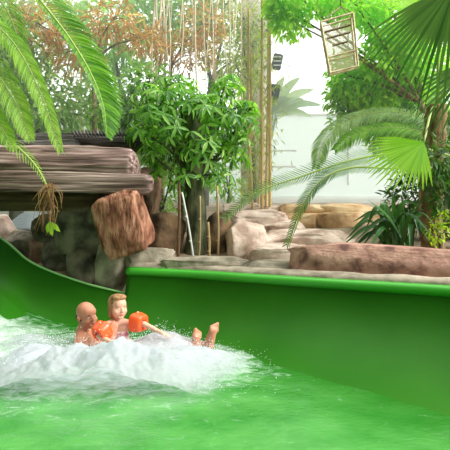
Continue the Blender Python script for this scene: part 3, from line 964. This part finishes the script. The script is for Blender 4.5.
frond(palm, [crown, P(-50, 40, 5.9), P(-15, 60, 5.6), P(14, 100, 5.5), P(30, 140, 5.5)], .34, 90, M['frond_lit'], seed=3, wd=.016, nrm=V((.6, -1, .3)), droop=.7, fwd=.8)
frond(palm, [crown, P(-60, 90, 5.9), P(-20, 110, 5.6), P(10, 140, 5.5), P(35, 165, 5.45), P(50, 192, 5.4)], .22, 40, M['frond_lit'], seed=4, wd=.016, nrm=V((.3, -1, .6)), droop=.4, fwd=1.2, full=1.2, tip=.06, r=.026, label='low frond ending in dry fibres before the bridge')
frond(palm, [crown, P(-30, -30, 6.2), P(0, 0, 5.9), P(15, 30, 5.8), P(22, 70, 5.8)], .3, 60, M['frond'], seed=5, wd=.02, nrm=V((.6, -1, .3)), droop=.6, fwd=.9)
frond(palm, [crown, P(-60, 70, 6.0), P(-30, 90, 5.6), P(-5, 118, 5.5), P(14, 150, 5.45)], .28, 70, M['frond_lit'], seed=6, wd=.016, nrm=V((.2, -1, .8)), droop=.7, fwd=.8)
rng = random.Random(5)
fb = MB()
for k in range(46):
    a = P(50 + rng.uniform(-4, 4), 184 + rng.uniform(-2, 8), 5.4)
    e_ = P(48 + rng.gauss(0, 6.5), 212 + rng.uniform(-14, 24), 5.4 + rng.uniform(-.05, .05))
    fb.tube(catmull([a, a.lerp(e_, .5) + V((rng.uniform(-.06, .06), 0, .03)), e_], 6), .005, .002, n=4)
fb.build('dry_fibres', M['dry'], palm)
leaf_mesh('leaf_tip', [P(50, 220, 5.38), P(52, 222, 5.38), P(49, 222, 5.39)], [V((.1, 0, -1)), V((.6, 0, -.8)), V((-.2, 0, -1))], [V((0, -1, 0))] * 3, [.17, .13, .12], [.09, .07, .06], M['frond_lit'], palm)

# arching fronds in the middle right (their palm stands at the right)
rp = (P(478, 240, 6.6).x, 6.6, ground_z(3.2, 6.6))
rpalm = empty('feather_palm', rp, 'feather palm at the right whose long fronds arch over the rock steps', 'palm')
cr = P(470, 165, 6.5)
mb = MB(); mb.tube(catmull([V(rp) - V((0, 0, .2)), V(rp).lerp(cr, .5), cr], 14), .14, .11, n=14, rad=lambda f: .14 - .03 * f + .01 * math.sin(f * 60)); mb.build('trunk', M['bark_brown'], rpalm)
frond(rpalm, [cr, P(430, 150, 6.3), P(385, 154, 6.1), P(345, 162, 6.0), P(300, 177, 5.95), P(258, 192, 5.9), P(226, 218, 5.9)], .21, 84, M['frond_arch'], seed=7, wd=.020, nrm=V((0, -.9, .7)), droop=-.1, fwd=.9, tip=.5, r=.02, label='long frond reaching left to the mossy tree')
frond(rpalm, [cr, P(430, 168, 6.2), P(390, 168, 5.9), P(350, 168, 5.75), P(322, 180, 5.7), P(302, 207, 5.7), P(287, 244, 5.75)], .19, 76, M['frond_arch'], seed=8, wd=.020, nrm=V((-.3, -.9, .6)), droop=.1, fwd=1.1, tip=.4, r=.02, label='frond bending down to the rock steps')
frond(rpalm, [P(455, 150, 6.6), P(430, 122, 7.0), P(390, 112, 7.4), P(350, 120, 7.5), P(325, 140, 7.5), P(316, 168, 7.5)], .38, 110, M['frond_soft'], seed=9, wd=.02, nrm=V((0, -.8, 1)), droop=1.1, fwd=.5, tip=.3)
frond(rpalm, [P(455, 150, 6.6), P(420, 132, 6.9), P(385, 128, 7.1), P(355, 135, 7.2), P(335, 150, 7.2)], .34, 90, M['frond'], seed=10, wd=.02, nrm=V((0, -.8, 1)), droop=1.0, fwd=.5, tip=.3)

for k_, (ex, ey, ez) in enumerate(((1.3, .3, .9), (1.0, -.9, 1.0), (.8, 1.0, 1.0), (.3, .5, 1.5), (1.2, -.2, 1.5))):
    e_ = cr + V((ex, ey, -.25)); mid_ = cr + V((ex * .55, ey * .55, ez * .6))
    frond(rpalm, [cr, mid_, e_], .22, 60, M['frond_arch'], seed=40 + k_, wd=.02, droop=.3, fwd=.8, tip=.4, r=.018)

# pale big-leaved plant far back against the glazing
pp = gb(263, 12.6)
pl = empty('broad_leaved_plant', pp, 'pale broad leaved plant spreading right from behind the pale column', 'plant')
mb = MB(); lfm = MB()
for (x, y, x2, y2, wdt) in ((270, 112, 284, 76, .20), (272, 112, 300, 76, .22), (274, 112, 314, 88, .24), (276, 113, 322, 104, .22), (273, 114, 304, 98, .2), (270, 114, 288, 96, .18), (277, 116, 312, 116, .2)):
    st = V(pp) + V(((x - 272) / 100, 0, 0)); a = P(x, y, 12.6); b = P(x2, y2, 12.5)
    mb.tube(catmull([st - V((0, 0, .1)), V((st.x - .02, st.y, a.z * .6)), a], 8), .02, n=6)
    lfm.strip(catmull([a, a.lerp(b, .5) + V((0, 0, .10)), b + V((0, 0, -.03))], 10), lambda u, q=wdt: q * math.sin(PI * (u * .94 + .05)) ** .7, V((.2, -1, .5)), fold=.2)
mb.build('stems', M['leaf_pale'], pl); lfm.build('leaves', M['leaf_pale'], pl)


# ------------------------------------------------------------------ fan palm, right
fp = (P(434, 248, 6.5).x, 6.5, ground_z(2.6, 6.5))
fan = empty('fan_palm', fp, 'fan palm with fibrous trunk and large pleated leaves at the right', 'palm')
ft = P(437, 105, 6.4)
mb = MB(); mb.tube(catmull([V(fp) - V((0, 0, .2)), P(431, 190, 6.45), ft], 30), .15, .13, n=16, rad=lambda f: .15 - .02 * f + .012 * math.sin(f * 70)); mb.build('trunk', M['bark_brown'], fan)


def fan_leaf(hub, axis, nrm, R, spread, n, mat, seed, droop=.25, back=0, stem_from=None, split=.5):
    rng = random.Random(seed)
    hub = V(hub); axis = V(axis).normalized(); nrm = V(nrm); nrm = (nrm - axis * nrm.dot(axis)).normalized()
    side = axis.cross(nrm)
    st = MB(); st.tube(catmull([stem_from, V(stem_from).lerp(hub, .5) + V((0, 0, .12)), hub], 12), .018, .012, n=8)
    s_ = st.build('leaf_stalk', M['rachis'], fan)
    mb = MB()
    da = spread / n
    for i in range(n):
        an = -spread / 2 + (i + .5) * da
        Rr = R * (1 - .28 * abs(an / (spread / 2)) ** 2) * rng.uniform(.93, 1.04)
        d = axis * math.cos(an) + side * math.sin(an)
        pts = []; q = hub.copy(); dc = (d + nrm * .08).normalized()
        m_ = 10
        for j in range(m_ + 1):
            pts.append(q.copy()); q += dc * (Rr / m_)
            if j > 4: dc = (dc + V((rng.gauss(0, .015), 0, -droop / 6)) - nrm * .02).normalized()
            else: dc = (dc + V((0, 0, -droop / 30))).normalized()
        full = 2 * math.tan(da / 2) * R * 1.02
        mb.strip(pts, lambda u: full * (u if u < split else split * max(0.03, (1 - (u - split) / (1 - split))) ** .8) + .002, nrm, fold=.45)
    mb.build('fan_blade', mat, s_)


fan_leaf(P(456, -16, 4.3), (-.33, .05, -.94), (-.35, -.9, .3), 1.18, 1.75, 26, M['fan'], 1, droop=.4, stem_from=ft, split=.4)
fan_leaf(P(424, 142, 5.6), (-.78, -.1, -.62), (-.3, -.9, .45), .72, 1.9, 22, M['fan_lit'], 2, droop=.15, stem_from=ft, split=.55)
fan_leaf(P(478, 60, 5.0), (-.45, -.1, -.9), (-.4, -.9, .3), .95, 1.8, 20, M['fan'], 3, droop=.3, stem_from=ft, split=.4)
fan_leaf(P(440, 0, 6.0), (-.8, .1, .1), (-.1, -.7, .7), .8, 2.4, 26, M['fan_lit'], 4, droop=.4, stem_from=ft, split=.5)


# ------------------------------------------------------------------ strap-leaved plant behind the pink edging stone
sx = P(398, 250, 6.0)
sp = empty('strap_leaved_plant', (sx.x, 6.0, .80), 'dark green plant with long strap leaves behind the pink edging stone', 'plant')
rng = random.Random(77)
mb = MB()
targets = [(341, 246), (350, 252), (348, 232), (362, 246), (368, 200), (352, 222), (385, 200), (375, 250), (378, 215), (392, 192), (402, 198), (360, 222), (416, 205), (424, 225), (432, 245), (410, 246), (388, 246), (404, 230), (372, 236), (420, 238), (384, 228), (345, 240), (440, 232), (356, 240), (366, 228), (396, 215), (426, 212), (380, 240), (434, 236), (368, 250)]
for i, (x, y) in enumerate(targets):
    d = 6.0 + rng.uniform(-.42, .1) if y > 235 else 6.0 + rng.uniform(-.25, .25)
    a = V((sx.x + rng.uniform(-.14, .14), 6.0 + rng.uniform(-.08, .08), .80))
    e_ = P(x, y, d)
    up = max(a.z, e_.z) + (.22 if y > 225 else .10)
    m1 = V((a.x * .6 + e_.x * .4, a.y * .6 + e_.y * .4, up))
    if y < 212: m1 = V((a.x * .5 + e_.x * .5, a.y * .5 + e_.y * .5, (a.z * .35 + e_.z * .65)))
    pts = catmull([a, m1, e_], 14)
    mb.strip(pts, lambda u: .055 * (.55 + .9 * u if u < .5 else 1.0) * min(1, (1 - u) * 3 + .04), V((0, -.6, .8)), fold=.35)
mb.build('leaves', M['strap'], sp)
mb = MB(); mb.tube([V((sx.x, 6.0, .70)), V((sx.x, 6.0, .86))], .10, .07, n=12); mb.build('base', M['bark_brown'], sp)


# ------------------------------------------------------------------ hanging lantern (open wooden box frame)
ld = 6.0
la = empty('hanging_lantern', P(340, 20, ld), 'tilted open wooden box lantern hanging from a cord among the treetops', 'lantern')
TL = P(321, 22, ld); TR = P(353, 13, ld); BR = P(358, 66, ld); BL = P(330, 73, ld)
dep = V((.06, .34, .05))
TL2, TR2, BR2, BL2 = [p + dep for p in (TL, TR, BR, BL)]
mb = MB()
for a, b in ((TL, TR), (TR, BR), (BR, BL), (BL, TL), (TL2, TR2), (TR2, BR2), (BR2, BL2), (BL2, TL2), (TL, TL2), (TR, TR2), (BR, BR2), (BL, BL2)):
    mb.bar(a, b, .026)
mb.build('frame', M['cane'], la, smooth=False)
def bil(u, v, z=0):
    return TL.lerp(TR, u).lerp(BL.lerp(BR, u), v) + dep * z
for (u0, u1, v0, z) in ((.06, .9, .2, .1), (.10, .86, .34, .0), (.25, .75, .48, .3), (.05, .97, .70, .0), (.05, .97, .72, 1)):
    m2 = MB(); m2.bar(bil(u0, v0, z), bil(u1, v0, z), .026); m2.build('crossbar', M['cane_dark' if v0 < .5 else 'cane'], la, smooth=False)
m2 = MB()
for k in range(1, 6):
    m2.bar(bil(k / 6, .72, 1), bil(k / 6, 1, 1), .012); m2.bar(bil(0, .72 + .05 * k, k / 6), bil(0, 1, k / 6), .012)
m2.build('lattice', M['cane'], la, smooth=False)
m2 = MB(); q = [bil(.02, .04, .98), bil(.98, .04, .98), bil(.98, .98, .98), bil(.02, .98, .98)]
q2 = [p + V((0, .006, 0)) for p in q]
m2.add(q + q2, [(0, 1, 2, 3), (7, 6, 5, 4), (0, 4, 5, 1), (1, 5, 6, 2), (2, 6, 7, 3), (3, 7, 4, 0)])
m2.build('pane', M['paper'], la, smooth=False)
m2 = MB(); hook = (TL + TR + TL2 + TR2) / 4 + V((.05, 0, .16))
for p in (TL, TR, TL2, TR2): m2.tube([p, hook], .005, n=5)
m2.tube([hook, hook + V((0, 0, 3.0))], .008, n=6)
m2.build('cord', M['rope'], la)


# ------------------------------------------------------------------ people
def capsule(bm, a, b, ra, rb, seg=14):
    a = V(a); b = V(b)
    m = MB()
    t = (b - a); ln = t.length
    if ln < 1e-5: t = V((0, 0, 1)); ln = 1e-4
    t.normalize()
    pts = []; rr = []
    for k in range(5):
        th = PI / 2 * k / 4
        pts.append(a - t * ra * math.cos(th)); rr.append(max(1e-4, ra * math.sin(th)))
    for k in range(5):
        th = PI / 2 * k / 4
        pts.append(b + t * rb * math.sin(th)); rr.append(max(1e-4, rb * math.cos(th)))
    up = t.orthogonal().normalized(); s2 = t.cross(up)
    base = []
    for p, r in zip(pts, rr):
        base.append([bm.verts.new(p + up * (r * math.cos(2 * PI * k / seg)) + s2 * (r * math.sin(2 * PI * k / seg))) for k in range(seg)])
    for i in range(len(base) - 1):
        for k in range(seg):
            bm.faces.new((base[i][k], base[i][(k + 1) % seg], base[i + 1][(k + 1) % seg], base[i + 1][k]))
    bm.faces.new(base[0][::-1]); bm.faces.new(base[-1])


def ell(bm, c, r, R=None, mtx=None):
    r_ = bmesh.ops.create_icosphere(bm, subdivisions=3, radius=1)
    R = R or Matrix.Identity(3)
    for v in r_['verts']:
        p = R @ V((v.co.x * r[0], v.co.y * r[1], v.co.z * r[2])) + V(c)
        v.co = mtx @ p if mtx else p


def remeshed(name, bm, mat, parent, voxel=.007, smooth=4):
    me = bpy.data.meshes.new(name); bm.to_mesh(me); bm.free()
    o = bpy.data.objects.new('tmp', me); COL.objects.link(o)
    md = o.modifiers.new('r', 'REMESH'); md.mode = 'VOXEL'; md.voxel_size = voxel
    s = o.modifiers.new('s', 'SMOOTH'); s.factor = .5; s.iterations = smooth
    dg = bpy.context.evaluated_depsgraph_get()
    me2 = bpy.data.meshes.new_from_object(o.evaluated_get(dg))
    me2.name = name
    bpy.data.objects.remove(o)
    me2.materials.clear()
    return link(name, me2, mat, parent)


def head_shape(bm, T, fat=1.0):
    """T maps head space (face +Y, top +Z, unit = head height) to world"""
    def E(c, r): ell(bm, c, r, None, T)
    E((0, -.05, .14), (.33, .41, .36))
    E((0, .10, -.13), (.25 * fat, .27, .34))
    E((0, .25, -.38), (.11 * fat, .09, .09))
    for s in (-1, 1):
        E((s * .15, .21, -.15), (.12 * fat, .13, .13))
        E((s * .11, .315, .065), (.10, .05, .035))
        E((s * .045, .40, -.145), (.035, .04, .03))
        E((s * .34, -.04, -.06), (.035, .08, .12))
        E((s * .35, -.05, .0), (.05, .06, .06))
    E((0, .24, .16), (.25, .15, .20))
    sc = (T @ V((0, 0, 1)) - T @ V((0, 0, 0))).length
    capsule(bm, T @ V((0, .34, .03)), T @ V((0, .43, -.13)), .034 * sc, .05 * sc)
    E((0, .35, -.245), (.085, .05, .025)); E((0, .345, -.285), (.075, .05, .025))
    return sc


def face_parts(root, T, sc, brow_mat):
    for s in (-1, 1):
        bm = bmesh.new(); ell(bm, (s * .125, .308, -.022), (.046, .034, .024), None, T); ey = from_bm('eye', bm, M['eye'], root)
        bm = bmesh.new(); ell(bm, (s * .125, .340, -.024), (.017, .010, .017), None, T); from_bm('iris', bm, M['iris'], ey)
        bm = bmesh.new(); ell(bm, (s * .125, .355, .075), (.075, .02, .014), None, T); from_bm('eyebrow', bm, brow_mat, root)
    bm = bmesh.new(); ell(bm, (0, .385, -.25), (.075, .022, .017), None, T); ell(bm, (0, .38, -.28), (.062, .022, .017), None, T)
    from_bm('lips', bm, M['lip'], root)


def frame(origin, fwd, up, sc):
    f = V(fwd).normalized(); u = V(up); r = f.cross(u).normalized(); u = r.cross(f)
    m = Matrix((r, f, u)).transposed().to_4x4() @ Matrix.Scale(sc, 4)
    return Matrix.Translation(origin) @ m


def hand(bm, wrist, d, nrm, sc=1.0, curl=.5, mirror=1):
    """palm and five bent fingers; d = direction of the fingers, nrm = back of the hand"""
    wrist = V(wrist); d = V(d).normalized(); nrm = V(nrm); nrm = (nrm - d * nrm.dot(d)).normalized()
    s = d.cross(nrm) * mirror
    pc = wrist + d * .05 * sc
    R = Matrix((s, d, nrm)).transposed()
    ell(bm, pc, (.042 * sc, .055 * sc, .016 * sc), R)
    capsule(bm, wrist, pc, .024 * sc, .02 * sc)
    for i, (off, ln) in enumerate(((-.031, .066), (-.010, .075), (.011, .070), (.030, .055))):
        q = wrist + d * .088 * sc + s * off * sc
        dc = d.copy()
        for j, (seg, c) in enumerate(((.42, .25), (.33, .5), (.25, .4))):
            dc = (dc - nrm * curl * c).normalized()
            e_ = q + dc * ln * seg * sc * 1.1
            capsule(bm, q, e_, (.0095 - .001 * j) * sc, (.0085 - .001 * j) * sc, 10)
            q = e_
    q = wrist + d * .03 * sc - s * .03 * sc
    dc = (-s * .8 + d * .6 - nrm * .25).normalized()
    for j, ln in enumerate((.038, .03, .024)):
        e_ = q + dc * ln * sc
        capsule(bm, q, e_, (.013 - .002 * j) * sc, (.011 - .002 * j) * sc, 10)
        q = e_; dc = (dc + d * .35 - nrm * .15).normalized()


def foot(bm, ankle, toe_dir, sole_n, sc=1.0, mirror=1):
    """foot pointing along toe_dir, sole facing sole_n"""
    ankle = V(ankle); t = V(toe_dir).normalized(); sn = V(sole_n); sn = (sn - t * sn.dot(t)).normalized()
    s = t.cross(sn) * mirror
    heel = ankle - t * .055 * sc + sn * .045 * sc
    ball = ankle + t * .15 * sc + sn * .045 * sc
    capsule(bm, ankle, heel, .038 * sc, .034 * sc)
    capsule(bm, heel, ball, .032 * sc, .030 * sc)
    capsule(bm, ankle, ball + s * .015 * sc, .036 * sc, .026 * sc)
    capsule(bm, ball - s * .028 * sc, ball + s * .026 * sc, .024 * sc, .022 * sc)
    for i, (o_, ln, r) in enumerate(((-.032, .050, .0155), (-.009, .044, .011), (.009, .038, .0105), (.025, .031, .010), (.039, .024, .0095))):
        a = ball + s * o_ * sc + t * .008 * sc
        capsule(bm, a, a + (t * ln - sn * .006) * sc, r * sc, r * .95 * sc, 10)


# --- the man: lying back in the water, head towards the left, feet to the right
MH = .27
mh = P(87, 315.5, 5.2)
man_fwd = V((.72, -.68, .06)); man_up = V((-.12, -.05, 1))
man = empty('person', (mh.x + .3, 5.1, -.15), 'bald man lying back in the foaming water behind the girl', 'person')
Tm = frame(mh, man_fwd, man_up, MH)
bm = bmesh.new()
head_shape(bm, Tm)
neck_b = mh + V((-.06, .03, -.19))
capsule(bm, Tm @ V((0, -.08, -.2)), neck_b, .062, .070)
chest = V((-1.32, 5.12, -.06)); belly = V((-1.10, 5.08, -.22)); pel = V((-.92, 5.05, -.26))
shN = V((-1.36, 4.90, .045)); shF = V((-1.44, 5.36, .055))      # near and far shoulder
capsule(bm, neck_b, shN, .068, .072); capsule(bm, neck_b, shF, .068, .072)
capsule(bm, shN, shF, .085, .085)
capsule(bm, (shN + V((.08, .06, -.08))), (shF + V((.08, -.06, -.08))), .10, .10)
capsule(bm, chest + V((0, -.09, 0)), belly + V((0, -.06, 0)), .13, .12)
capsule(bm, chest + V((0, .09, 0)), belly + V((0, .06, 0)), .13, .12)
capsule(bm, belly, pel, .14, .14)
# arms
elN = V((-1.13, 4.76, -.05)); wrN = P(112, 338, 4.86)
capsule(bm, shN, elN, .062, .046); capsule(bm, elN, wrN, .044, .030)
hand(bm, wrN, V((.15, .15, .9)), V((.2, -1, .1)), .95, curl=.5, mirror=1)
elF = V((-1.2, 5.5, -.12)); wrF = V((-.98, 5.38, -.02))
capsule(bm, shF, elF, .060, .045); capsule(bm, elF, wrF, .043, .03); hand(bm, wrF, V((1, -.3, .1)), V((0, .6, 1)), .95, curl=.6, mirror=-1)
# legs
for hip, knee, ank, toe, sn, mir in ((pel + V((0, -.09, 0)), V((-.60, 4.86, -.06)), P(189, 352, 5.0), V((.28, .10, 1)), V((.75, -.95, -.2)), 1),
                                     (pel + V((0, .09, 0)), V((-.50, 5.22, -.03)), P(207, 345, 5.12), V((.22, .0, 1)), V((.75, -.95, -.2)), -1)):
    capsule(bm, hip, knee, .088, .060); capsule(bm, knee, knee.lerp(ank, .35), .058, .056); capsule(bm, knee.lerp(ank, .35), ank, .056, .038)
    foot(bm, ank, toe, sn, 1.12, mir)
remeshed('body', bm, M['skin'], man, .008, 3)
face_parts(man, Tm, MH, M['hair_man'])
bm = bmesh.new()
for c, r in (((0, -.20, .0), (.335, .29, .23)), ((.19, -.16, -.05), (.155, .19, .13)), ((-.19, -.16, -.05), (.155, .19, .13)), ((0, -.28, -.16), (.22, .16, .14))):
    ell(bm, c, r, None, Tm)
remeshed('hair', bm, M['hair_man'], man, .006, 3)
bm = bmesh.new()
capsule(bm, belly.lerp(pel, .6), pel, .15, .15); capsule(bm, pel + V((0, -.09, 0)), pel + V((.18, -.14, .1)), .10, .085); capsule(bm, pel + V((0, .09, 0)), pel + V((.18, .12, .1)), .10, .085)
remeshed('swim_shorts', bm, M['navy'], man, .01, 2)

# --- the girl: sits on him, orange armbands, looks to the right
GH = .23
gh = P(118, 307, 4.98)
girl = empty('person', (gh.x, 4.98, -.05), 'small girl with orange armbands sitting up in the foam', 'person')
Tg = frame(gh, V((.62, -.78, .03)), V((.05, 0, 1)), GH)
bm = bmesh.new()
head_shape(bm, Tg, 1.28)
gn = gh + V((-.015, .02, -.135))
capsule(bm, Tg @ V((0, -.06, -.25)), gn, .036, .038)
gsR = P(108, 325, 4.93); gsL = P(129, 324, 5.05)
capsule(bm, gn, gsR, .038, .040); capsule(bm, gn, gsL, .038, .040); capsule(bm, gsR, gsL, .042, .042)
gc = (gsR + gsL) / 2 + V((0, .0, -.07)); gp = gc + V((.02, .0, -.22))
capsule(bm, gc + V((-.03, 0, 0)), gp + V((-.02, 0, 0)), .066, .068); capsule(bm, gc + V((.03, 0, 0)), gp + V((.02, 0, 0)), .066, .068)
capsule(bm, gp, gp + V((.02, 0, -.04)), .085, .085)
# arms
gelR = P(99, 336, 4.80); gwR = P(113, 343, 4.74)
gelL = P(144, 324, 4.90); gwL = P(162, 333, 4.84)
capsule(bm, gsR, gelR, .034, .028); capsule(bm, gelR, gwR, .027, .019); hand(bm, gwR, V((1, 0, -.1)), V((0, -.3, 1)), .55, .4, 1)
capsule(bm, gsL, gelL, .034, .028); capsule(bm, gelL, gwL, .027, .018); hand(bm, gwL, V((1, -.1, -.35)), V((.2, -.2, 1)), .58, .45, -1)
for s in (-1, 1):
    kn = gp + V((.26, s * .08 - .03, .0)); an = kn + V((.17, .02 * s, -.12))
    capsule(bm, gp + V((0, s * .05, -.02)), kn, .055, .042); capsule(bm, kn, an, .04, .026)
    foot(bm, an, V((.6, 0, .6)), V((.6, 0, -.6)), .6, s)
remeshed('body', bm, M['skin_girl'], girl, .0055, 3)
face_parts(girl, Tg, GH, M['brow'])
bm = bmesh.new()
for c, r in (((0, -.12, .19), (.365, .42, .35)), ((0, -.28, -.08), (.31, .24, .34)), ((.30, -.06, -.10), (.11, .17, .34)), ((-.30, -.06, -.10), (.11, .17, .34)), ((0, .10, .42), (.30, .28, .14)), ((0, -.32, -.32), (.24, .16, .26))):
    ell(bm, c, r, None, Tg)
remeshed('hair', bm, M['hair_girl'], girl, .005, 3)
bm = bmesh.new()
capsule(bm, gc + V((-.03, -.004, -.02)), gp + V((-.02, -.002, 0)), .071, .073); capsule(bm, gc + V((.03, -.004, -.02)), gp + V((.02, -.002, 0)), .071, .073)
capsule(bm, gp, gp + V((.02, 0, -.04)), .090, .090)
for s in (-1, 1):
    a = gc + (gsL - gsR).normalized() * (.035 * s) + V((.0, -.045, .03)); capsule(bm, a, a + V((0, .04, .075)), .014, .012)
remeshed('swimsuit', bm, M['suit'], girl, .006, 2)


def armband(a, b, R, Lg, label):
    """inflated cuff round the arm from a to b: two puffed chambers with a seam and a valve"""
    a = V(a); b = V(b); t = (b - a).normalized(); c = (a + b) / 2
    up = V((0, 0, 1)); up = (up - t * up.dot(t)).normalized(); s2 = t.cross(up)
    prof = []
    n = 24
    for k in range(n):
        an = 2 * PI * k / n
        r0 = (R + .030) / 2; dr = (R - .030) / 2
        y = math.copysign(abs(math.cos(an)) ** .55, math.cos(an)) * Lg / 2
        x = math.copysign(abs(math.sin(an)) ** .55, math.sin(an)) * dr
        prof.append((r0 + x, y))
    vs = []; m_ = 32
    for i in range(m_):
        an = 2 * PI * i / m_
        sq = 1 / (abs(math.cos(an)) ** 4 + abs(math.sin(an)) ** 4) ** .25
        seam = 1 - .10 * math.exp(-((abs(math.sin(an)) / .16) ** 2))
        for (r, y) in prof:
            rr = r * (1 + (sq - 1) * .7) * (seam if r > .05 else 1) * (1 - .10 * (y / (Lg / 2)))
            vs.append(c + t * y + up * (rr * math.cos(an)) + s2 * (rr * math.sin(an)))
    fs = [(i * n + k, ((i + 1) % m_) * n + k, ((i + 1) % m_) * n + (k + 1) % n, i * n + (k + 1) % n) for i in range(m_) for k in range(n)]
    o = from_py('armband', vs, fs, M['armband'], girl)
    o['label'] = label
    mb = MB(); q = c + up * R * .9 - t * .02; mb.tube([q, q + up * .022], .008, .007, n=8)
    mb.build('valve', M['valve'], o)
armband(P(106, 327, 4.88), P(97, 336, 4.78), .082, .125, 'orange inflated armband on her right arm')
armband(P(132, 321, 4.98), P(146, 324, 4.90), .088, .120, 'orange inflated armband on her left arm')


# ------------------------------------------------------------------ the splash
def sm(t):
    t = max(0, min(1, t)); return t * t * (3 - 2 * t)


BUMPS = [  # x, y, rx, ry, height, of the foam heap
    (-1.45, 4.18, .50, .38, .12), (-1.00, 4.02, .50, .36, .13), (-.58, 4.32, .40, .34, .16), (-.22, 4.62, .28, .26, .10),
    (-1.72, 4.72, .28, .32, .11), (-1.98, 5.25, .26, .22, .08), (-.62, 5.12, .32, .26, .13), (.08, 4.70, .24, .22, .03), (-1.1, 4.60, .5, .18, .10), (-2.45, 5.55, .2, .12, .05),
    (-1.35, 3.98, .42, .24, .055), (-.85, 3.90, .42, .24, .065), (-.38, 4.10, .30, .24, .05), (-.05, 4.40, .26, .22, .035), (-.62, 4.92, .30, .14, .08),
]


def foam_h(x, y):
    h = 0
    for cx, cy, rx, ry, a in BUMPS:
        h += a * math.exp(-(((x - cx) / rx) ** 2 + ((y - cy) / ry) ** 2))
    return h


def build_foam():
    nx, ny = 260, 170
    vs = []; de = []
    for i in range(nx):
        for j in range(ny):
            x = -3.0 + 3.4 * i / (nx - 1); y = 3.85 + 2.15 * j / (ny - 1)
            h = foam_h(x, y)
            p = V((x, y, 0))
            r = noise.noise(p * 3) * .6 + noise.noise(p * 9 + V((4, 0, 0))) * .22 + noise.noise(p * 20 + V((0, 9, 0))) * .10 + noise.noise(p * 42) * .06
            z = .006 + h * (1 + r * .75)
            vs.append((x, y, z))
            de.append(min(.85, h * 8.0) - .02 - .4 * sm((.03 - h) / .02))
    fs = [(i * ny + j, (i + 1) * ny + j, (i + 1) * ny + j + 1, i * ny + j + 1) for i in range(nx - 1) for j in range(ny - 1)]
    fs = [f for f in fs if max(de[k] for k in f) > -.15]
    o = from_py('splash_foam', vs, fs, M['foam'])
    at = o.data.attributes.new('dens', 'FLOAT', 'POINT'); at.data.foreach_set('value', de)
    return o


fo = build_foam()
tag(fo, 'white frothy splash of foam around the man and the girl', 'foam', kind='stuff')

# droplets thrown up from the foam
rng = random.Random(99)
OCT = [V((1, 0, 0)), V((-1, 0, 0)), V((0, 1, 0)), V((0, -1, 0)), V((0, 0, 1)), V((0, 0, -1))]
OF = [(0, 2, 4), (2, 1, 4), (1, 3, 4), (3, 0, 4), (2, 0, 5), (1, 2, 5), (3, 1, 5), (0, 3, 5)]
vs = []; fs = []
cnt = 0
while cnt < 4200:
    x = rng.uniform(-2.7, .45); y = rng.uniform(3.9, 5.7)
    h = foam_h(x, y)
    if rng.random() > h * 6 + .04: continue
    z = h * rng.uniform(.7, 1.3) + abs(rng.gauss(0, .02 + h * .18))
    r = rng.uniform(.0015, .004) * (1.5 if rng.random() < .1 else 1)
    k = len(vs); c = V((x, y, z + .005))
    vs += [c + o_ * r for o_ in OCT]; fs += [tuple(q + k for q in f) for f in OF]
    cnt += 1
tag(from_py('spray_droplets', vs, fs, M['drop']), 'fine white spray droplets over the foam', 'spray', kind='stuff')
